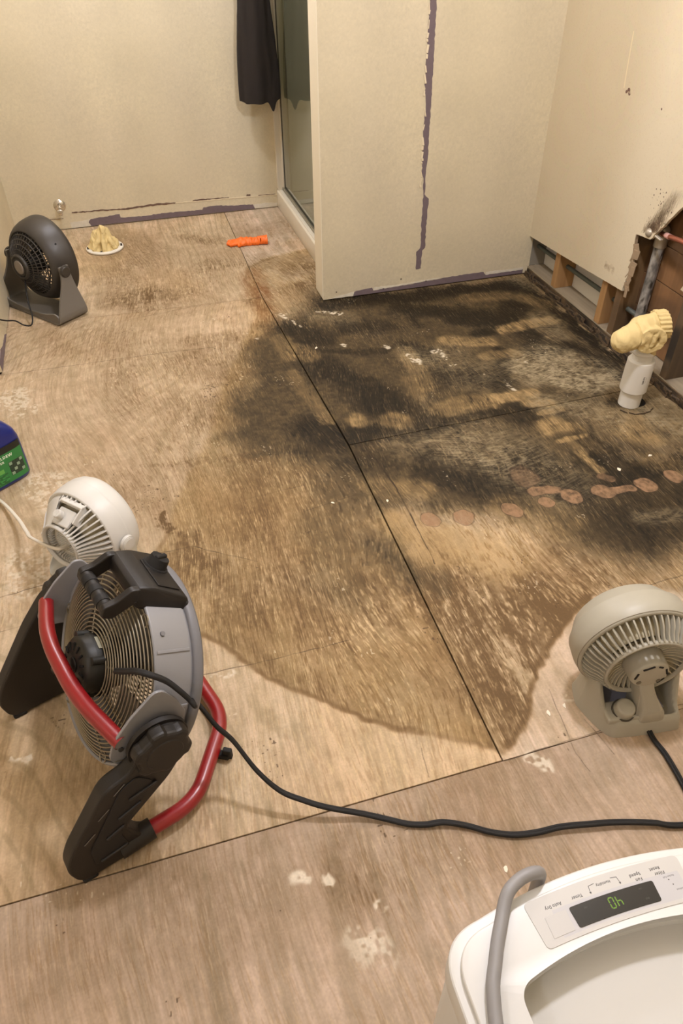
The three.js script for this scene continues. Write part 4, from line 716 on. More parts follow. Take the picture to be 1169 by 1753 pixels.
// ---------------------------------------------------------------- beige fan with the moulded foot
{
  const beige = plastic(0xaaa493, 0.45), beigeIn = plastic(0xc0b69c, 0.6), az = THREE.MathUtils.degToRad(8.7);
  const t = thing('desk_fan', 'beige plastic fan with a round knob on its moulded foot, at the right edge', 'fan', [0.905, 0, -0.79], Math.PI / 2 - az);
  const M = headFrame(0.180, 0.054), head = (name, geos, m, parent = t) => mesh(name, (Array.isArray(geos) ? geos : [geos]).map((g) => strip(g).applyMatrix4(M)), m, parent);
  head('housing', latheX([[0.119, 0.000], [0.123, -0.006], [0.129, -0.006], [0.132, -0.001], [0.1345, 0.012], [0.1350, 0.022], [0.1315, 0.055], [0.124, 0.064], [0.118, 0.075], [0.108, 0.092], [0.100, 0.098], [0.094, 0.094], [0.104, 0.07], [0.119, 0.03], [0.119, 0.000]], 110), beige);
  head('seam', torusX(0.1322, 0.0009, -0.001, 110, 6), std(0x8d8573, 0.6));
  const R = []; for (let k = 0; k < 52; k++) R.push(rib([[0.002, 0.120], [-0.010, 0.119], [-0.026, 0.110], [-0.038, 0.0985], [-0.044, 0.0955], [-0.050, 0.091]], 0.0037, 0.010, k / 52 * Math.PI * 2));
  head('rear_grille', R, beige);
  head('rear_ring', latheX([[0.083, -0.050], [0.086, -0.056], [0.0905, -0.056], [0.0925, -0.050], [0.090, -0.044], [0.084, -0.045], [0.083, -0.050]], 80), beige);
  const R2 = []; for (let k = 0; k < 36; k++) R2.push(rib([[-0.047, 0.086], [-0.034, 0.068], [-0.028, 0.046]], 0.0030, 0.008, k / 36 * Math.PI * 2)); head('inner_vane', R2, beigeIn);
  head('inner_cone', latheX([[0.086, -0.036], [0.068, -0.026], [0.042, -0.020], [0.042, 0.0], [0.075, 0.0]], 60), beigeIn);
  const hub = head('hub', latheX([[0.046, -0.020], [0.0445, -0.030], [0.0425, -0.066], [0.040, -0.072], [0.035, -0.075], [0, -0.0755]], 60), beige);
  head('vent_slot', [[0.4, 0.026], [1.2, 0.012], [2.0, 0.022], [-0.6, 0.02], [3.0, 0.02]].map(([a, w]) => strip(rbox(0.003, 0.0045, w, 0.0012, -0.0750, 0.034, 0, 1)).applyMatrix4(new THREE.Matrix4().makeRotationX(a - 0.8))), std(0x1b1712, 0.9), hub);
  for (const [z, y] of [[0.022, -0.019], [-0.022, -0.019]]) head('screw_recess', cylX(0.0055, 0.0055, 0.002, -0.0752, y, z, 20), std(0x6e6656, 0.8), hub);
  head('inner_shroud', latheX([[0.084, -0.030], [0.088, -0.026], [0.094, 0.002], [0.096, 0.016]], 60), plastic(0xc4b796, 0.7));
  head('motor', cylX(0.05, 0.05, 0.05, 0.01), beigeIn);
  swirlBlades(t, 3, 0.03, 0.11, 0.04, 0.04, std(0x8f8778, 0.5, { side: THREE.DoubleSide }), M);
  const fg = []; for (let k = 0; k < 20; k++) fg.push(strip(rbox(0.006, 0.075, 0.0022, 0.0008, 0.093, 0.062, 0, 1)).applyMatrix4(new THREE.Matrix4().makeRotationX(k / 20 * Math.PI * 2))); fg.push(latheX([[0, 0.1], [0.026, 0.098], [0.03, 0.09], [0, 0.088]], 40)); head('front_grille', fg, beige);
  // foot: a tub whose sides rise into two cheeks; a pillar at the rear carries the hub
  const outer = [[-0.104, -0.058], [-0.104, 0.090], [-0.070, 0.104], [-0.01, 0.112], [0.045, 0.100], [0.07, 0.06], [0.07, -0.045], [0.045, -0.095], [-0.01, -0.108], [-0.062, -0.090]].map(([s, l]) => [s, l + 0.006]);
  const N = 120, rim = [], curve = new THREE.CatmullRomCurve3(outer.map(([s, l]) => V(s, 0, l)), true, 'catmullrom', 0.25), L = curve.getSpacedPoints(N), pos = [], idx = [];
  const top = (s, l) => 0.047 + 0.030 * sst(-0.085, -0.02, s) + 0.050 * sst(0.060, 0.105, Math.abs(l - 0.006)) * sst(-0.085, -0.015, s) * (1 - sst(0.03, 0.065, s)) - 0.028 * sst(0.03, 0.07, s);
  for (let i = 0; i < N; i++) {
    const p = L[i], q = L[(i + 1) % N], o = L[(i + N - 1) % N], tx = q.x - o.x, tz = q.z - o.z, tl = Math.hypot(tx, tz), nx = tz / tl, nz = -tx / tl, h = top(p.x, p.z), c = [-0.015, 0.006];
    const into = (k) => { const dx = c[0] - p.x, dz = c[1] - p.z, d = Math.hypot(dx, dz); return [p.x + dx / d * k, p.z + dz / d * k]; };
    const rows = [[-0.003, 0.0005], [-0.001, 0.006], [0.004, 0.032], [0.008, h - 0.006], [0.011, h - 0.0015], [0.015, h], [0.019, h - 0.0015], [0.022, h - 0.007], [0.027, 0.030], [0.034, 0.022], [0.06, 0.020]];
    for (const [k, y] of rows) { const [a, b] = into(k); pos.push(a, y, b); } rim.push(rows.length);
  }
  const K = rim[0]; for (let i = 0; i < N; i++) for (let k = 0; k < K - 1; k++) { const a = i * K + k, b = ((i + 1) % N) * K + k; idx.push(a, b, a + 1, b, b + 1, a + 1); }
  const cI = pos.length / 3; pos.push(-0.015, 0.020, 0.006); for (let i = 0; i < N; i++) idx.push(i * K + K - 1, ((i + 1) % N) * K + K - 1, cI);
  const bI = pos.length / 3; pos.push(-0.015, 0.0005, 0.006); for (let i = 0; i < N; i++) idx.push(((i + 1) % N) * K, i * K, bI);
  const tub = new THREE.BufferGeometry(); tub.setAttribute('position', new THREE.Float32BufferAttribute(pos, 3)); tub.setIndex(idx);
  const foot = mesh('foot', [toCreasedNormals(tub, 0.9), rbox(0.050, 0.020, 0.085, 0.006, -0.070, 0.044, -0.030)], beige, t);
  mesh('cool_lit_insert', rbox(0.11, 0.004, 0.15, 0.002, -0.005, 0.023, 0.006), plastic(0x9b9aa6, 0.5), foot);  // bluish colour stands for cool light falling inside the foot
  mesh('pillar', [(() => { const g = extrude(smoothPoly([[-0.102, 0.02], [-0.098, 0.070], [-0.080, 0.112], [-0.068, 0.146], [-0.030, 0.152], [-0.030, 0.02]], 0.010), 0.042, 0.008, 3).translate(0, 0, -0.021); const p = g.attributes.position; for (let i = 0; i < p.count; i++) p.setZ(i, p.getZ(i) * (1.7 - 0.85 * sst(0.02, 0.11, p.getY(i))) + 0.030 - 0.026 * sst(0.04, 0.15, p.getY(i))); g.computeVertexNormals(); return toCreasedNormals(g, 0.7); })()], beige, t);
  const knob = mesh('knob', lathe([[0, 0.020], [0.016, 0.020], [0.0195, 0.0185], [0.0215, 0.014], [0.0225, 0.0], [0.0235, -0.001], [0.0235, -0.004], [0, -0.004]]).rotateZ(0.25).translate(-0.074, 0.058, -0.030), beige, t);
  mesh('knob_gap', lathe([[0.0232, 0.001], [0.026, 0.001], [0.026, -0.004], [0.0232, -0.004]]).rotateZ(0.25).translate(-0.074, 0.0565, -0.030), std(0x4a4336, 0.8), knob);
  t.updateMatrixWorld(true); const inv = t.matrixWorld.clone().invert(), Wp = (x, y, z) => { const v = V(x, y, z).applyMatrix4(inv); return [v.x, v.y, v.z]; };
  const P = [Wp(0.920, 0.012, -0.706), Wp(0.916, 0.010, -0.690), Wp(0.914, 0.006, -0.66), Wp(0.917, 0.006, -0.62), Wp(0.910, 0.006, -0.55), Wp(0.896, 0.006, -0.48), Wp(0.87, 0.006, -0.36), Wp(0.92, 0.006, -0.15), Wp(1.0, 0.006, 0.2)];
  mesh('power_cord', [tube(P, 0.0038, 110, 8), tube(P.map(([x, y, z]) => [x, y, z + 0.006]), 0.0034, 110, 8)], blackRubber, t);
}

// ---------------------------------------------------------------- dark fan by the left wall
{
  const dark = plastic(0x38332d, 0.45), darkIn = plastic(0x221e1a, 0.5), greyP = plastic(0x706b63, 0.45), az = THREE.MathUtils.degToRad(51.2);
  const t = thing('floor_fan', 'dark grey tilting floor fan on a grey U-shaped stand against the left wall', 'fan', [-0.417, 0, -3.335], Math.PI / 2 - az);
  const M = headFrame(0.207, -0.035), head = (name, geos, m, parent = t) => mesh(name, (Array.isArray(geos) ? geos : [geos]).map((g) => strip(g).applyMatrix4(M)), m, parent);
  head('housing', latheX([[0.130, 0.006], [0.131, -0.001], [0.136, -0.003], [0.148, 0.006], [0.160, 0.024], [0.169, 0.048], [0.1745, 0.075], [0.1755, 0.088], [0.1765, 0.096], [0.174, 0.108], [0.167, 0.114], [0.158, 0.112], [0.154, 0.100], [0.15, 0.06], [0.13, 0.02], [0.130, 0.006]], 110), dark);
  const gx = (R) => -0.056 + 0.058 * Math.pow(clamp01((R - 0.03) / 0.104), 1.5), geos = [];
  for (const R of [0.052, 0.070, 0.088, 0.106, 0.122]) geos.push(torusX(R, 0.0026, gx(R), 80, 6));
  for (let k = 0; k < 44; k++) geos.push(rib([[gx(0.046), 0.046], [gx(0.07), 0.07], [gx(0.1), 0.1], [gx(0.134) + 0.004, 0.134]], 0.0024, 0.006, k / 44 * Math.PI * 2));
  head('rear_grille', geos, dark);
  head('rear_ring', latheX([[0.040, -0.050], [0.043, -0.060], [0.050, -0.060], [0.054, -0.050], [0.05, -0.046]], 60), dark);
  head('switch_housing', latheX([[0.042, -0.04], [0.042, -0.057], [0.036, -0.060], [0, -0.060]], 40), darkIn);
  head('badge', [latheX([[0, -0.066], [0.024, -0.065], [0.029, -0.062], [0.0295, -0.058], [0, -0.058]], 40)], std(0x948a80, 0.45, { metalness: 0.35 }));
  head('motor', cylX(0.045, 0.045, 0.07, 0.01), darkIn); swirlBlades(t, 3, 0.03, 0.142, 0.05, 0.045, std(0x2a2826, 0.5, { side: THREE.DoubleSide }), M);
  const fg = []; for (const R of [0.04, 0.065, 0.09, 0.115, 0.14]) fg.push(torusX(R, 0.002, 0.108, 60, 6)); for (let k = 0; k < 30; k++) fg.push(strip(rbox(0.006, 0.13, 0.0025, 0.0008, 0.108, 0.09, 0, 1)).applyMatrix4(new THREE.Matrix4().makeRotationX(k / 30 * Math.PI * 2))); head('front_grille', fg, dark);
  head('vent_hole', strip(cyl(0.004, 0.004, 0.004, 12).translate(0.048, 0.1685, 0)).applyMatrix4(new THREE.Matrix4().makeRotationX(0.95)), std(0x0c0b0a, 0.9));
  const w = (u) => { const k = sst(0.02, 0.27, u) * (1 - sst(0.73, 0.98, u)); return 0.046 + 0.107 * k; }, o = (u) => 0.025 - 0.028 * sst(0.02, 0.27, u) * (1 - sst(0.73, 0.98, u));
  mesh('stand', [strap([[-0.170, 0.226], [-0.172, 0.207], [-0.186, 0.11], [-0.206, 0.035], [-0.194, 0.009], [-0.12, 0.0065], [0, 0.0065], [0.12, 0.0065], [0.198, 0.009], [0.212, 0.035], [0.200, 0.11], [0.187, 0.207], [0.186, 0.228]], w, o, 0.009, 140)], greyP, t);
  mesh('stand_riser', [extrude(smoothPoly([[-0.205, 0.01], [-0.208, 0.045], [-0.185, 0.052], [-0.1, 0.032], [0.02, 0.026], [0.12, 0.034], [0.185, 0.052], [0.208, 0.045], [0.205, 0.01]].map(([z, y]) => [-z, y]), 0.02), 0.008, 0.002).rotateY(Math.PI / 2).translate(-0.078, 0, 0)], greyP, t);
  for (const s of [1, -1]) mesh('pivot_cap', [cyl(0.0245, 0.026, 0.009, 40).rotateX(Math.PI / 2).translate(0.025, 0.207, s > 0 ? 0.193 : -0.178), cyl(0.019, 0.022, 0.004, 40).rotateX(Math.PI / 2).translate(0.025, 0.207, s > 0 ? 0.199 : -0.184)], dark, t);
  t.updateMatrixWorld(true); const inv = t.matrixWorld.clone().invert(), Wp = (x, y, z) => { const v = V(x, y, z).applyMatrix4(inv); return [v.x, v.y, v.z]; }, q = V(-0.045, -0.05, 0.0).applyMatrix4(M);
  mesh('power_cord', tube([[q.x + 0.02, q.y, q.z], [q.x - 0.006, q.y - 0.01, q.z + 0.003], Wp(-0.458, 0.09, -3.215), Wp(-0.452, 0.045, -3.165), Wp(-0.462, 0.022, -3.132), Wp(-0.49, 0.03, -3.125), Wp(-0.518, 0.048, -3.135), Wp(-0.545, 0.075, -3.09), Wp(-0.556, 0.115, -3.02), Wp(-0.557, 0.16, -2.95), Wp(-0.556, 0.15, -2.80), Wp(-0.60, 0.1, -2.70), Wp(-0.70, 0.004, -2.62), Wp(-1.0, 0.004, -2.6)], 0.0032, 140, 8), blackRubber, t);
}

// ---------------------------------------------------------------- dehumidifier, its top seen from behind
{
  const shell = plastic(0xd6d4ce, 0.4), shellIn = plastic(0xcecbc3, 0.45), silver = std(0xc4c1bb, 0.42, { metalness: 0.15 });
  const t = thing('dehumidifier', 'white dehumidifier with grey control panel and black display on its top', 'dehumidifier', [0.392, 0, -0.165], 0);
  // plan outline: bowed front (towards -z), straight back. Shape y = -z
  const plan = (inset, bow = 0.020) => { const s = new THREE.Shape(), w = 0.205 - inset, f = 0.105 - inset, b = -0.125 + inset, r = 0.055 - inset * 0.5; s.moveTo(-w, b + r); s.lineTo(-w, f - r); s.quadraticCurveTo(-w, f - 0.004, -w + r, f + 0.002); s.quadraticCurveTo(0, f + bow * 1.75, w - r, f + 0.002); s.quadraticCurveTo(w, f - 0.004, w, f - r); s.lineTo(w, b + r); s.quadraticCurveTo(w, b, w - r, b); s.lineTo(-w + r, b); s.quadraticCurveTo(-w, b, -w, b + r); return s; };
  const up = (g, y) => g.rotateX(-Math.PI / 2).translate(0, y, 0);
  mesh('body', toCreasedNormals(up(extrude(plan(0.003), 0.485, 0.006, 3, 24), 0.02), 0.5), shell, t);
  const grip = () => { const p = new THREE.Path(), gx = 0.142; p.moveTo(-gx + 0.02, 0.034); p.quadraticCurveTo(0, 0.066, gx - 0.02, 0.034); p.quadraticCurveTo(gx, 0.028, gx, 0.008); p.lineTo(gx, -0.06); p.quadraticCurveTo(gx, -0.09, gx - 0.03, -0.09); p.lineTo(-gx + 0.03, -0.09); p.quadraticCurveTo(-gx, -0.09, -gx, -0.06); p.lineTo(-gx, 0.008); p.quadraticCurveTo(-gx, 0.028, -gx + 0.02, 0.034); return p; };
  const rimS = plan(0); rimS.holes.push(grip()); mesh('top_rim', toCreasedNormals(up(extrude(rimS, 0.047, 0.0045, 3, 24), 0.500), 0.5), shell, t);
  const top = plan(0.0115); top.holes.push(grip()); mesh('top_plate', toCreasedNormals(up(extrude(top, 0.013, 0.003, 3, 24), 0.543), 0.5), shell, t);
  mesh('grip_recess', rbox(0.288, 0.004, 0.160, 0.0015, 0, 0.514, 0.017), shellIn, t);
  // control panel: a curved silver strip along the front edge
  const px0 = -0.096, px1 = 0.112, arc = (x, d) => 0.105 - 0.011 + 0.0115 * (1 - Math.pow(x / 0.16, 2)) - d;
  const strip2 = (x0, x1, d0, d1, r, skew = 0) => { const pts = [], n = 14; for (let i = 0; i <= n; i++) { const x = x0 + (x1 - x0) * i / n; pts.push([x, arc(x, d0)]); } for (let i = n; i >= 0; i--) { const x = x0 + skew + (x1 - x0 - skew * 2) * i / n; pts.push([x, arc(x, d1)]); } return smoothPoly(pts, r); };
  const panelGeo = up(extrude(strip2(px0, px1, -0.002, 0.051, 0.008, 0.006), 0.0012, 0.0003, 1), 0.5556), uvb = (g, x0, x1, z0, z1) => { const p = g.attributes.position, uv = g.attributes.uv; for (let i = 0; i < p.count; i++) uv.setXY(i, (p.getX(i) - x0) / (x1 - x0), (z1 - p.getZ(i)) / (z1 - z0)); return g; };
  const bx = [-0.1, 0.116, -0.112, -0.038];
  const print = canvasTex(1296, 444, (c, w, h) => {
    c.fillStyle = '#c6c3bd'; c.fillRect(0, 0, w, h);
    const X = (x) => (x - bx[0]) / (bx[1] - bx[0]) * w, Y = (d, x) => (-arc(x, d) - bx[2]) / (bx[3] - bx[2]) * h;
    c.fillStyle = '#bebcbc'; c.beginPath(); for (let i = 0; i <= 20; i++) { const x = -0.066 + i / 20 * 0.168; c.lineTo(X(x), Y(0.016, x)); } for (let i = 20; i >= 0; i--) { const x = -0.066 + i / 20 * 0.168; c.lineTo(X(x), Y(0.0465, x)); } c.fill();
    const say = (s, x, d, px, col = '#37332f') => { c.save(); c.translate(X(x), Y(d, x)); c.rotate(Math.PI - 0.0 + Math.atan(0.023 * x / 0.0256) * 0.6); c.fillStyle = col; c.font = `bold ${px}px sans-serif`; c.textAlign = 'center'; c.fillText(s, 0, 0); c.restore(); };   // read from the other side
    say('Auto Dry', -0.062, 0.0105, 31); say('Timer', -0.030, 0.0105, 31); say('Humidity', 0.008, 0.0065, 26); say('Fan', 0.052, 0.0135, 31); say('Speed', 0.050, 0.0075, 31); say('Filter', 0.080, 0.0125, 31); say('Reset', 0.077, 0.0065, 31);
    say('Bucket Full', 0.088, 0.019, 16, '#6c6a6a'); say('Defrost', 0.093, 0.035, 16, '#6c6a6a');
    c.strokeStyle = '#3a3632'; c.lineWidth = 4; for (const s of [-1, 1]) { c.beginPath(); c.moveTo(X(0.008 + s * 0.011), Y(0.005, 0)); c.lineTo(X(0.008 + s * 0.019), Y(0.006, 0)); c.lineTo(X(0.008 + s * 0.020), Y(0.0125, 0)); c.stroke(); c.fillStyle = '#3a3632'; c.beginPath(); c.moveTo(X(0.008 + s * 0.020) - 9, Y(0.0125, 0)); c.lineTo(X(0.008 + s * 0.020) + 9, Y(0.0125, 0)); c.lineTo(X(0.008 + s * 0.020), Y(0.0150, 0)); c.fill(); }
    c.fillStyle = '#3a3632'; for (const [x, d] of [[0.086, 0.0235], [0.088, 0.0295]]) { c.beginPath(); c.arc(X(x), Y(d, x), 4.5, 0, 7); c.fill(); }
    c.fillStyle = 'rgba(175,172,170,0.8)'; c.beginPath(); c.arc(X(-0.060), Y(0.026, 0), 26, 0, 7); c.fill();
  });
  const panel = mesh('control_panel', uvb(panelGeo, bx[0], bx[1], bx[2], bx[3]), new THREE.MeshStandardMaterial({ map: print, roughness: 0.42 }), t);
  const dx0 = -0.046, dx1 = 0.066, dispTex = canvasTex(768, 192, (c, w, h) => {
    c.fillStyle = '#0d0d0c'; c.fillRect(0, 0, w, h); c.translate(w / 2, h / 2); c.rotate(Math.PI);
    const seg = (x, on) => { const S = { a: [0, -44, 1], g: [0, 0, 1], d: [0, 44, 1], f: [-22, -22, 0], b: [22, -22, 0], e: [-22, 22, 0], c: [22, 22, 0] }; for (const k of on) { const [sx, sy, hz] = S[k]; c.fillStyle = '#5c8420'; c.fillRect(x + sx - (hz ? 18 : 6), sy - (hz ? 6 : 19), hz ? 36 : 12, hz ? 12 : 38); } };
    c.scale(0.86, 0.86); c.translate(-10, 14); seg(-32, 'fgbc'); seg(42, 'abcdef');
    c.fillStyle = '#3f3f3c'; c.font = '20px sans-serif'; c.fillText('%', 96, -30); c.fillText('Low', -300, 40); c.fillText('High', 280, 40); c.fillStyle = '#4b4b47'; c.fillText('Auto', -320, -50);
  });
  const dispEm = canvasTex(768, 192, (c, w, h) => { c.fillStyle = '#000'; c.fillRect(0, 0, w, h); c.translate(w / 2, h / 2); c.rotate(Math.PI); const seg = (x, on) => { const S = { a: [0, -44, 1], g: [0, 0, 1], d: [0, 44, 1], f: [-22, -22, 0], b: [22, -22, 0], e: [-22, 22, 0], c: [22, 22, 0] }; for (const k of on) { const [sx, sy, hz] = S[k]; c.fillStyle = '#36520e'; c.fillRect(x + sx - (hz ? 18 : 6), sy - (hz ? 6 : 19), hz ? 36 : 12, hz ? 12 : 38); } }; c.scale(0.86, 0.86); c.translate(-10, 14); seg(-32, 'fgbc'); seg(42, 'abcdef'); });
  mesh('display', uvb(up(extrude(strip2(dx0, dx1, 0.020, 0.0435, 0.003, 0.002), 0.0010, 0.0002, 1), 0.5566), dx0, dx1, -arc(0, 0.018), -arc(dx1, 0.0455)), new THREE.MeshPhysicalMaterial({ map: dispTex, roughness: 0.12, clearcoat: 0.6, emissiveMap: dispEm, emissive: 0xffffff, emissiveIntensity: 0.6 }), panel);
  mesh('display_button', up(extrude(strip2(-0.078, -0.050, 0.020, 0.0435, 0.004), 0.0006, 0.0002, 1), 0.5566), std(0xc2bfba, 0.35), panel);
  mesh('air_grille', Array.from({ length: 16 }, (_, k) => rbox(0.3, 0.006, 0.006, 0.002, 0, 0.16 + k * 0.018, 0.126, 1)), shellIn, t);
  for (const [x, z] of [[-0.15, -0.07], [0.15, -0.07], [-0.15, 0.09], [0.15, 0.09]]) mesh('caster', cyl(0.014, 0.014, 0.02, 20).rotateZ(Math.PI / 2).translate(x, 0.014, z), blackRubber, t);
  const cable = mesh('grey_cable', tube([[0, 0, 0], [0, 0, 0], [0.352, 0.02, -0.312], [0.348, 0.25, -0.304], [0.345, 0.42, -0.3015], [0.342, 0.505, -0.3005], [0.337, 0.545, -0.2975], [0.327, 0.5625, -0.295], [0.314, 0.567, -0.294], [0.300, 0.567, -0.291], [0.284, 0.569, -0.283], [0.273, 0.567, -0.272], [0.263, 0.566, -0.258], [0.249, 0.566, -0.239], [0.237, 0.566, -0.220], [0.222, 0.566, -0.194], [0.206, 0.565, -0.14], [0.196, 0.562, -0.06], [0.18, 0.545, -0.030], [0.172, 0.40, -0.028], [0.17, 0.1, -0.028], [0.175, 0.012, -0.02], [0.24, 0.009, 0.03], [0.4, 0.009, 0.15]].filter((p, i) => i > 1), 0.0078, 260, 14), plastic(0x8a8785, 0.5));
  tag(cable, 'thick grey cable arched over the edge of the white dehumidifier', 'cable');
}

// ---------------------------------------------------------------- blue spray jug at the left edge
{
  const t = thing('spray_jug', 'blue plastic jug with a green printed label at the left edge of the floor', 'bottle', [-0.545, 0, -2.075], 0.62);
  const blue = new THREE.MeshPhysicalMaterial({ color: 0x16246e, roughness: 0.28, clearcoat: 0.3 });
  const pos = [], idx = [], rows = [[0.000, 0.088, 0.046], [0.004, 0.094, 0.052], [0.012, 0.097, 0.055], [0.06, 0.098, 0.056], [0.12, 0.0975, 0.0555], [0.150, 0.096, 0.055], [0.175, 0.090, 0.052], [0.200, 0.076, 0.047], [0.222, 0.056, 0.039], [0.240, 0.036, 0.030], [0.252, 0.022, 0.022], [0.262, 0.0175, 0.0175], [0.285, 0.0175, 0.0175]], N = 64;
  for (const [y, a, b] of rows) for (let i = 0; i < N; i++) { const q = i / N * Math.PI * 2, e = 0.42 + 0.58 * sst(0.2, 0.26, y), c = Math.cos(q), s = Math.sin(q); pos.push(a * Math.sign(c) * Math.pow(Math.abs(c), e) - 0.012 * sst(0.16, 0.25, y), y, b * Math.sign(s) * Math.pow(Math.abs(s), e)); }
  for (let j = 0; j < rows.length - 1; j++) for (let i = 0; i < N; i++) { const a = j * N + i, b = j * N + (i + 1) % N; idx.push(a, a + N, b, b, a + N, b + N); }
  const c0 = pos.length / 3; pos.push(0, 0, 0); for (let i = 0; i < N; i++) idx.push(i, (i + 1) % N, c0);
  const g = new THREE.BufferGeometry(); g.setAttribute('position', new THREE.Float32BufferAttribute(pos, 3)); g.setIndex(idx); g.computeVertexNormals();
  mesh('jug', g, blue, t);
  const lab = canvasTex(768, 640, (c, w, h) => {
    c.fillStyle = '#2c7a3c'; c.fillRect(0, 0, w, h); c.fillStyle = '#11160f'; c.fillRect(0, 0, w, 120); c.fillStyle = '#b9a83a'; c.font = 'bold 74px sans-serif'; c.fillText('OUTDOOR', 40, 90);
    c.fillStyle = '#eef2e6'; c.font = 'bold 70px sans-serif'; c.fillText('MOLD & MILDEW', 30, 205); c.font = 'bold 54px sans-serif'; c.fillText('STAIN REMOVER', 30, 275); c.font = '38px sans-serif'; c.fillText('with bleach', 30, 330);
    c.fillStyle = '#66a84f'; c.fillRect(30, 365, 380, 74); const r = rng(4); for (let i = 0; i < 60; i++) { c.fillStyle = i % 2 ? '#1f5e2c' : '#3d8f49'; c.fillRect(r() * 420, 450 + r() * 170, 20 + r() * 60, 12 + r() * 20); }
    c.fillStyle = '#14241a'; c.fillRect(500, 300, 230, 250); c.fillStyle = '#8fa58d'; for (let i = 0; i < 4; i++) for (let j = 0; j < 4; j++) c.fillRect(508 + i * 56, 308 + j * 61, 48, 53); c.fillStyle = '#22392a'; for (let i = 0; i < 4; i++) for (let j = 0; j < 4; j++) if ((i + j) % 3) c.fillRect(508 + i * 56, 308 + j * 61, 48, 53);
  });
  const lg = new THREE.PlaneGeometry(0.168, 0.128, 20, 1), p = lg.attributes.position; for (let i = 0; i < p.count; i++) { const x = p.getX(i); p.setZ(i, 0.0008 + 0.0565 * Math.pow(Math.max(0, 1 - Math.pow(Math.abs(x) / 0.098, 2 / 0.42)), 0.21)); } lg.computeVertexNormals();
  mesh('label', lg.translate(0, 0.082, 0), new THREE.MeshStandardMaterial({ map: lab, roughness: 0.4 }), t);
  mesh('cap', [cyl(0.021, 0.022, 0.026, 32).translate(-0.012, 0.285, 0), rbox(0.085, 0.03, 0.03, 0.008, -0.03, 0.315, 0), rbox(0.012, 0.05, 0.016, 0.004, -0.055, 0.285, 0)], std(0xe4e2da, 0.45), t);
}

// ---------------------------------------------------------------- drain stub with a glove stuffed on it
const gloveCloth = (() => { const t = dataTex(128, 128, (i, j) => { const k = 0.90 + 0.06 * Math.sin(i * 0.785) * Math.sin(j * 0.785) + NT[(i * 13 + j * 257) & 65535] * 0.06; return [k, k, k]; }); return t; })();
const cloth = new THREE.MeshPhysicalMaterial({ color: 0xd9c289, roughness: 0.85, sheen: 0.3, sheenColor: new THREE.Color(0.9, 0.8, 0.5), sheenRoughness: 0.6 });
{
  const t = thing('drain_pipe', 'white plastic drain stub with a thick coupling rising from the stained floor', 'pipe', [1.648, 0, -1.886]), pvc = plastic(0xe9e5da, 0.35);
  mesh('pipe', [cyl(0.0385, 0.0385, 0.10, 48).translate(0, 0.045, 0), cyl(0.034, 0.034, 0.20, 48).translate(0, 0.185, 0)], pvc, t);
  mesh('coupling', lathe([[0.0385, 0.060], [0.0455, 0.060], [0.0472, 0.063], [0.0472, 0.150], [0.0462, 0.154], [0.0462, 0.178], [0.0435, 0.182], [0.034, 0.184]]), pvc, t);
  mesh('coupling_lip', lathe([[0.0345, 0.206], [0.0385, 0.206], [0.039, 0.209], [0.039, 0.217], [0.037, 0.219], [0.0345, 0.219]]), pvc, t);
  const pl = canvasTex(256, 256, (c, w, h) => { c.fillStyle = '#e9e5da'; c.fillRect(0, 0, w, h); c.fillStyle = '#4b4640'; c.save(); c.translate(128, 128); c.rotate(Math.PI / 2); const r = rng(6); for (let i = 0; i < 14; i++) c.fillRect(-70 + i * 10, -6, 4 + r() * 5, 36); c.font = '30px sans-serif'; c.fillStyle = '#8d867c'; c.fillText('PVC 3 in', -60, -24); c.restore(); });
  const pg = new THREE.CylinderGeometry(0.0474, 0.0474, 0.056, 16, 1, true, -0.55, 0.95).translate(0, 0.120, 0); mesh('printed_mark', pg, new THREE.MeshStandardMaterial({ map: pl, roughness: 0.4 }), t);
  mesh('floor_hole', extrude(smoothPoly([[0.0, 0.045], [0.05, 0.038], [0.066, 0.01], [0.060, -0.022], [0.035, -0.036], [0.0, -0.03]], 0.015), 0.0012).rotateX(-Math.PI / 2), std(0x0d0a07, 1), t);
  mesh('splinter', Array.from({ length: 5 }, (_, k) => { const a = 0.9 + k * 0.42; return rbox(0.022 + (k % 3) * 0.008, 0.003, 0.004, 0.001, 0, 0, 0, 1).rotateZ(0.12 * ((k % 3) - 1)).rotateY(-a + 1.5).translate(0.010 + 0.072 * Math.cos(a), 0.003, 0.010 + 0.068 * Math.sin(a)); }), mouldWood, t);
}
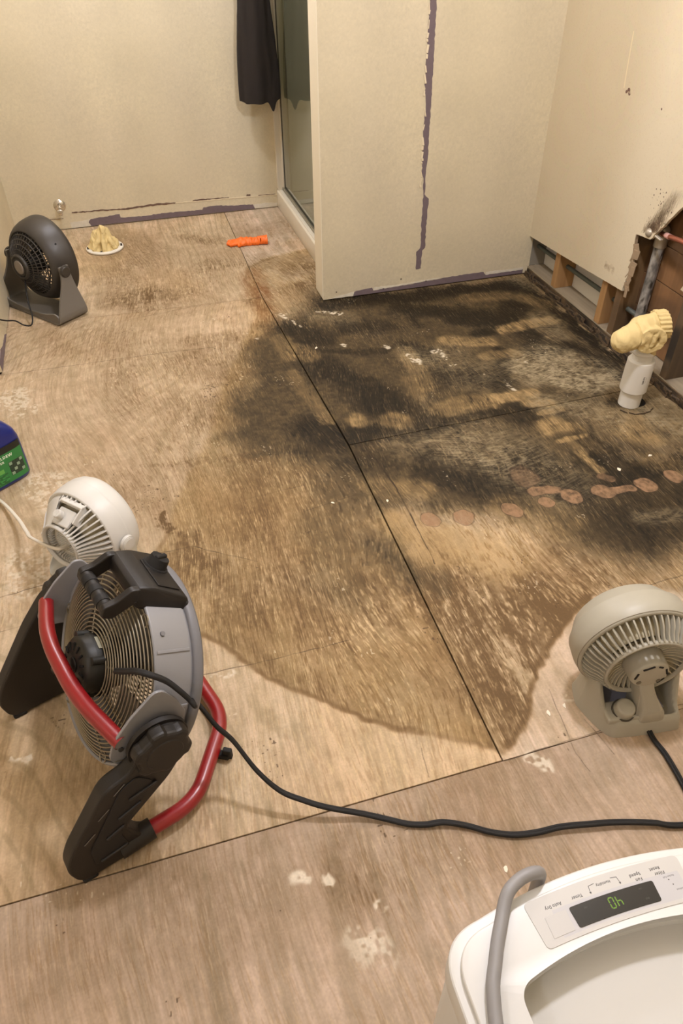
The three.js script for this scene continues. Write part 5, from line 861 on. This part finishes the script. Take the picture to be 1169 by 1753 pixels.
{ // the glove: balled body, folded cuff on the right, fingers tucked in the middle, a strip hanging down
  const f = (x, y, z) => {
    let d = capsule(x, y, z, [-0.078, -0.012, 0.022], [-0.008, 0.002, 0.006], 0.045, 0.053);
    d = smin(d, capsule(x, y, z, [-0.100, -0.014, 0.030], [-0.080, -0.020, 0.026], 0.020, 0.032), 0.014);
    d = smin(d, capsule(x, y, z, [0.0, 0.012, -0.012], [0.058, 0.022, -0.022], 0.050, 0.046), 0.016);
    d = smin(d, capsule(x, y, z, [0.040, -0.02, 0.02], [0.058, -0.082, 0.010], 0.022, 0.014), 0.012);
    d = Math.min(d, Math.max(Math.abs(z - 0.004 - 0.16 * (y + 0.08)) - 0.005, Math.abs(x - 0.055 - 0.08 * (y + 0.05)) - 0.019, -y - 0.105, y));
    // ribbed cuff folded back round the far end
    const cx = x - 0.078 + 0.22 * (y - 0.02), rr = Math.hypot(y - 0.022, z + 0.022), ang = Math.atan2(z + 0.022, y - 0.022);
    d = smin(d, Math.max(Math.abs(cx) - 0.021, Math.abs(rr - 0.043) - 0.0075 - 0.0022 * Math.sin(ang * 20)) - 0.002, 0.004);
    // the wrapped band and the tucked fingers that face the room
    const bx = x - 0.018, by = y + 0.006, br = Math.hypot(bx / 1.12, by / 1.02); d = smin(d, Math.hypot(Math.max(0, Math.abs(br - 0.040) - 0.007), Math.max(0, Math.abs(z - 0.040) - 0.010)) - 0.004, 0.005);
    d = smin(d, capsule(x, y, z, [0.004, 0.014, 0.044], [0.006, -0.030, 0.046], 0.015, 0.011), 0.003);
    d = smin(d, capsule(x, y, z, [0.030, 0.012, 0.043], [0.022, -0.026, 0.047], 0.015, 0.011), 0.003);
    d += 0.0016 * Math.sin(x * 120 + y * 80 + 2 * Math.sin(z * 60)) * Math.sin(y * 80 + z * 70 + 1) + (fbm(x * 55 + 9, y * 50 + z * 40) - 0.5) * 0.006;
    if (z > 0.005) d += 0.006 * Math.exp(-Math.pow((x + 0.026 + 5 * y * y) / 0.003, 2));
    return d;
  };
  const g = sdfMesh(f, [-0.005, -0.015, 0.0], 0.29, 110);
  const m = mesh('work_glove', g, cloth); m.position.set(1.612, 0.288, -1.880); m.scale.setScalar(0.90); m.rotation.y = -0.18; tag(m, 'yellow cloth glove balled up on top of the white drain stub', 'glove');
}

// ---------------------------------------------------------------- toilet flange with a second glove plugging it
{
  const t = thing('toilet_flange', 'white ring flange set in the floor near the back wall', 'flange', [-0.118, 0, -3.963]);
  mesh('ring', lathe([[0.055, 0.001], [0.092, 0.001], [0.0945, 0.004], [0.0945, 0.009], [0.092, 0.012], [0.078, 0.012], [0.070, 0.010], [0.058, 0.004], [0.055, 0.001]]), plastic(0xe8e2d4, 0.45), t);
  mesh('drain_well', cyl(0.056, 0.056, 0.002, 40).translate(0, 0.0014, 0), std(0x120e0b, 1), t);
  for (const s of [1, -1]) mesh('bolt_slot', [rbox(0.010, 0.004, 0.026, 0.0015, s * 0.084, 0.0115, 0.004, 1), cyl(0.004, 0.004, 0.014, 10).translate(s * 0.084, 0.014, 0.006)], std(0x3b322c, 0.7), t);
  const f = (x, y, z) => {
    let d = 9; const r = Math.hypot(x, z), a = Math.atan2(z, x), cone = r - (0.070 - 0.62 * y + 0.006 * Math.sin(a * 5 + 0.8) + 0.004 * Math.sin(a * 9)) ; d = Math.max(cone * 0.75, y - 0.085);
    d = smin(d, capsule(x, y, z, [-0.012, 0.045, 0.01], [0.002, 0.098, 0.0], 0.026, 0.020), 0.02);
    d = smin(d, capsule(x, y, z, [-0.04, 0.03, 0.0], [-0.034, 0.082, -0.012], 0.024, 0.014), 0.012);
    d = smin(d, capsule(x, y, z, [0.03, 0.03, 0.0], [0.024, 0.088, -0.008], 0.026, 0.014), 0.010);
    for (const [fx, fz, tx, tz] of [[-0.03, 0.03, -0.052, 0.045], [0.0, 0.04, 0.0, 0.062], [0.035, 0.03, 0.055, 0.042], [0.05, 0.0, 0.068, 0.002], [-0.05, 0.0, -0.068, 0.006]]) d = smin(d, capsule(x, y, z, [fx, 0.045, fz], [tx, 0.016, tz], 0.015, 0.012), 0.008);
    d += 0.007 * Math.exp(-Math.pow((x + 0.012 - 0.12 * (y - 0.05)) / 0.0035, 2)) * sst(0, 0.02, z) + (fbm(x * 55 + 3, y * 50 + z * 35) - 0.5) * 0.012;
    return Math.max(d, 0.004 - y);
  };
  const m = mesh('work_glove', sdfMesh(f, [0, 0.055, 0], 0.19, 72), cloth); m.position.set(-0.120, 0.001, -3.965); tag(m, 'yellow cloth glove plugging the white flange near the back wall', 'glove');
}
{ // orange glove lying flat, its cuff gaping to the right
  const f = (x, y, z) => {
    let d = capsule(x, y * 1.25, z, [-0.03, 0.018, 0.002], [0.045, 0.016, 0.006], 0.028, 0.026);
    for (const [ax, az, bx, bz, r] of [[-0.03, -0.016, -0.092, -0.020, 0.0125], [-0.035, 0.0, -0.100, 0.006, 0.0125], [-0.03, 0.014, -0.085, 0.024, 0.012], [-0.01, 0.02, -0.045, 0.036, 0.012], [0.0, -0.02, -0.01, -0.042, 0.012]]) d = smin(d, capsule(x, y, z, [ax, 0.013, az], [bx, 0.010, bz], r, r * 0.8), 0.012);
    const cx = x - 0.080, r = Math.hypot((y - 0.020) * 1.15, z - 0.008); d = smin(d, Math.max(Math.abs(cx) - 0.026, Math.abs(r - 0.022 - cx * 0.12) - 0.0028), 0.004);
    if (x > 0.07) d = Math.max(d, -(r - 0.0185 - cx * 0.12));
    d += 0.0022 * Math.sin(x * 240 + z * 70) * sst(0.05, 0.0, Math.abs(x)) + (fbm(x * 70 + 3, z * 70 + y * 30) - 0.5) * 0.010;
    return Math.max(d, 0.0015 - y);
  };
  const m = mesh('rubber_glove', sdfMesh(f, [0, 0.03, 0], 0.24, 90), new THREE.MeshPhysicalMaterial({ color: 0xf2701c, roughness: 0.5, clearcoat: 0.15 })); m.position.set(0.602, 0.0, -3.803); m.rotation.y = -0.12; tag(m, 'bright orange rubber glove lying limp on the floor near the shower', 'glove');
}

// ---------------------------------------------------------------- water stop valve on the back wall
{
  const t = thing('stop_valve', 'chrome water stop valve with round wall plate low on the back wall', 'valve', [-0.313, 0.128, -4.305]);
  mesh('escutcheon', lathe([[0.0, 0.010], [0.012, 0.010], [0.016, 0.009], [0.026, 0.005], [0.0315, 0.001], [0.0315, 0.0]]).rotateX(Math.PI / 2), chrome, t);
  mesh('stub', cyl(0.0075, 0.0075, 0.05, 20).rotateX(Math.PI / 2).translate(0, 0, 0.03), chrome, t);
  mesh('valve_body', [cyl(0.011, 0.011, 0.022, 6).rotateX(Math.PI / 2).translate(0, 0, 0.052), cyl(0.0095, 0.0095, 0.034, 20).translate(0, -0.008, 0.058), cyl(0.011, 0.011, 0.010, 6).translate(0, -0.026, 0.058)], chrome, t);
  mesh('handle', [new THREE.SphereGeometry(0.016, 24, 14).scale(1.0, 0.62, 0.32).translate(0, -0.004, 0.082), cyl(0.005, 0.005, 0.016, 14).rotateX(Math.PI / 2).translate(0, -0.004, 0.072)], std(0xcfc9bc, 0.3, { metalness: 0.7 }), t);
}

// ---------------------------------------------------------------- pipes inside the open wall
{
  const grn = std(0x6a6f68, 0.55, { metalness: 0.45 }), p = mesh('water_pipe', capTube([[1.868, 0.126, -3.14], [1.868, 0.140, -2.55], [1.868, 0.152, -2.20], [1.868, 0.158, -2.06]], 0.0095, 30, 14), grn); tag(p, 'tarnished green copper pipe running through the open wall studs', 'pipe');
  const galv = (() => { const t = dataTex(128, 256, (i, j) => { const k = 0.55 + (fbm(i / 128 * 9, j / 256 * 14) - 0.5) * 0.5, d = sst(0.5, 0.7, fbm(i / 128 * 5 + 9, j / 256 * 11)) * 0.3; return [k - d, k * 0.97 - d, k * 0.92 - d]; }); return new THREE.MeshStandardMaterial({ map: t, roughness: 0.55, metalness: 0.25 }); })();
  const t = thing('riser_pipe', 'grey dusty vertical pipe with a metal fitting on top inside the opened wall', 'pipe', [1.872, 0.038, -2.222]);
  mesh('pipe', [cyl(0.0195, 0.0195, 0.40, 32).translate(0, 0.2, 0), cyl(0.023, 0.023, 0.022, 32).translate(0, 0.012, 0)], galv, t);
  const fit = mesh('fitting', [cyl(0.0235, 0.0235, 0.05, 32).translate(0, 0.415, 0), cyl(0.021, 0.0235, 0.008, 32).translate(0, 0.444, 0), new THREE.SphereGeometry(0.022, 28, 16).translate(0, 0.447, 0), cyl(0.013, 0.013, 0.05, 6).rotateZ(Math.PI / 2).translate(-0.028, 0.447, 0), cyl(0.0165, 0.0165, 0.016, 28).rotateZ(Math.PI / 2).translate(-0.050, 0.447, 0), new THREE.SphereGeometry(0.0165, 24, 14).translate(-0.058, 0.447, 0)], std(0xb3a998, 0.4, { metalness: 0.5 }), t);
  mesh('lever', [rbox(0.012, 0.006, 0.036, 0.002, -0.062, 0.452, 0.012).rotateX(0.1)], std(0xd9d2c2, 0.35, { metalness: 0.6 }), fit);
  const q = mesh('copper_stub', [...capTube([[1.850, 0.484, -2.20], [1.838, 0.492, -2.165], [1.825, 0.503, -2.12], [1.815, 0.515, -2.05], [1.81, 0.52, -1.98]], 0.0085, 30, 16)], std(0xa0604a, 0.4, { metalness: 0.4 })); tag(q, 'reddish copper pipe sticking out of the hole in the right wall', 'pipe');
  mesh('tape_band', cyl(0.0098, 0.0098, 0.034, 24).rotateX(Math.PI / 2 - 0.2).rotateY(-0.3).translate(1.8335, 0.4965, -2.148), std(0xd9a89c, 0.6), q);
}

// ---------------------------------------------------------------- shower: low tray with a curb, fixed glass screen in a frame
{
  const acrylic = new THREE.MeshPhysicalMaterial({ color: 0xe9e3d4, roughness: 0.3, clearcoat: 0.25 }), al = std(0xd8d0be, 0.4, { metalness: 0.15 });
  const t = thing('shower_tray', 'white shower tray with a raised curb behind the partition', 'shower tray', [0.88, 0, -3.15]);
  mesh('curb', toCreasedNormals(extrude(smoothPoly([[0, 0], [0, 0.092], [0.006, 0.098], [0.075, 0.098], [0.084, 0.090], [0.090, 0.03], [0.090, 0]], 0.006), 1.153, 0.0005, 1).translate(0, 0, -1.1535), 0.5), acrylic, t);
  mesh('curb_ledge', rbox(0.020, 0.006, 1.14, 0.002, 0.018, 0.1005, -0.578), acrylic, t);
  mesh('tray_floor', rbox(0.82, 0.03, 1.14, 0.004, 0.505, 0.015, -0.578), acrylic, t);
  mesh('drain_cover', cyl(0.055, 0.055, 0.003, 32).translate(0.5, 0.031, -0.578), chrome, t);
  const s = thing('shower_screen', 'clear glass shower screen in a pale frame next to the hanging dark garment', 'shower screen', [0.922, 0.1038, -4.305]);
  mesh('wall_post', [rbox(0.060, 1.9, 0.030, 0.003, -0.010, 0.95, 0.0155), rbox(0.024, 1.9, 0.024, 0.002, 0, 0.95, 0.040)], al, s);
  mesh('bottom_rail', rbox(0.030, 0.016, 0.78, 0.003, 0, 0.008, 0.42), std(0x9a9686, 0.35, { metalness: 0.5 }), s);
  const pane = mesh('glass_pane', box(0.008, 1.86, 0.72, 0, 0.945, 0.412), new THREE.MeshPhysicalMaterial({ color: 0xffffff, roughness: 0.02, transmission: 1, thickness: 0.008, ior: 1.5, attenuationColor: new THREE.Color(0.62, 0.72, 0.66), attenuationDistance: 0.02 }), s);
  mesh('polished_edge', box(0.0085, 1.86, 0.004, 0, 0.945, 0.774), std(0x1d3a33, 0.2), pane);
  mesh('gasket', [box(0.012, 1.86, 0.006, 0, 0.945, 0.055), box(0.013, 0.006, 0.72, 0, 0.018, 0.412)], std(0x3d3a30, 0.6), pane);
  const w = thing('shower_surround', 'pale shower wall lining seen through the glass screen', 'shower wall', [0.97, 0.03, -4.30]);
  mesh('back_lining', rbox(0.836, 1.95, 0.012, 0.003, 0.420, 0.975, 0.004), new THREE.MeshPhysicalMaterial({ color: 0xcfc8b8, roughness: 0.3 }), w);
  mesh('soap_ledge', rbox(0.30, 0.02, 0.05, 0.006, 0.45, 0.10, 0.035), acrylic, w);
  mesh('side_lining', rbox(0.012, 1.95, 1.13, 0.003, 0.830, 0.975, 0.578), new THREE.MeshPhysicalMaterial({ color: 0xcfc8b8, roughness: 0.3 }), w);
}

// ---------------------------------------------------------------- dark garment on a hook by the shower
{
  const t = thing('hanging_garment', 'black cloth garment hanging on the back wall beside the shower glass', 'clothing', [0.806, 0, -4.215]);
  const N = 96, M = 70, pos = [], idx = [];
  for (let j = 0; j <= M; j++) for (let i = 0; i < N; i++) {
    const v = j / M, a = i / N * Math.PI * 2, y0 = 0.578 + 0.006 * Math.sin(a * 2 + 1) - 0.05 * Math.exp(-Math.pow((Math.atan2(Math.sin(a - 0.95), Math.cos(a - 0.95))) / 0.16, 2)) + 0.002 * Math.sin(a * 7), y = y0 + (1.38 - y0) * v;
    const wide = (0.105 - 0.045 * sst(0.0, 0.9, v) - 0.05 * sst(0.8, 1, v)), deep = 0.048 - 0.02 * sst(0.7, 1, v), fold = 1 + 0.13 * Math.sin(a * 4 + 2 * v + Math.sin(v * 4)) * (1 - 0.4 * v) + 0.05 * Math.sin(a * 9 - 3 * v) + (fbm(a * 3 + 9, v * 14) - 0.5) * 0.12;
    pos.push(wide * Math.cos(a) * (1 + (fold - 1) * 0.4) - 0.006 * (1 - v), y, deep * Math.sin(a) * fold + 0.01);
  }
  for (let j = 0; j < M; j++) for (let i = 0; i < N; i++) { const a = j * N + i, b = j * N + (i + 1) % N; idx.push(a, a + N, b, b, a + N, b + N); }
  const g = new THREE.BufferGeometry(); g.setAttribute('position', new THREE.Float32BufferAttribute(pos, 3)); g.setIndex(idx); g.computeVertexNormals();
  mesh('cloth', g, new THREE.MeshPhysicalMaterial({ color: 0x1f1812, roughness: 0.95, sheen: 0.2, sheenColor: new THREE.Color(0.3, 0.27, 0.24), side: THREE.DoubleSide }), t);
  mesh('wall_hook', [rbox(0.03, 0.06, 0.006, 0.002, 0, 1.38, -0.086), ...capTube([[0, 1.37, -0.083], [0, 1.36, -0.04], [0, 1.38, -0.005], [0, 1.40, 0.0]], 0.005, 20, 8)], chrome, t);
}

// ---------------------------------------------------------------- loose chips of paint on the floor
{
  const chip = std(0xeee4cd, 0.7), spots = [
    [0.727, -0.792, 0.010, 'pair of paint chips by the beige fan: the upper left one, flat and white'], [0.772, -0.800, 0.008, 'white paint chip nearest the knob of the beige fan'], [0.62, -1.62, 0.008, 'white paint chip lying in the long plywood seam'],
    [1.535, -1.585, 0.009, 'white paint chip on the second pink putty spot from the right wall'], [1.395, -1.55, 0.010, 'white paint chip on the long pink putty spot joined by a bar'], [0.455, -1.66, 0.006, 'white paint chip left of the long seam, just below the crossing of the sheets'],
    [0.475, -0.50, 0.007, 'white paint chip on the front plywood sheet between black cord and dehumidifier'], [0.66, -2.62, 0.010, 'white paint chip on the dark stain close to the partition corner']];
  const r = rng(90);
  for (const [x, z, s, say] of spots) { const n = 6, pts = []; for (let i = 0; i < n; i++) { const a = i / n * 6.283 + r() * 0.6, R = s * (0.55 + r() * 0.6); pts.push([R * Math.cos(a), R * Math.sin(a) * 0.6]); } const m = mesh('paint_chip', extrude(poly(pts), 0.0012).rotateX(-Math.PI / 2).rotateY(r() * 6).translate(x, 0.0006, z), chip); tag(m, say, 'paint chip', 'paint chips scattered over the plywood floor'); }
}
renderer.render(scene, camera);
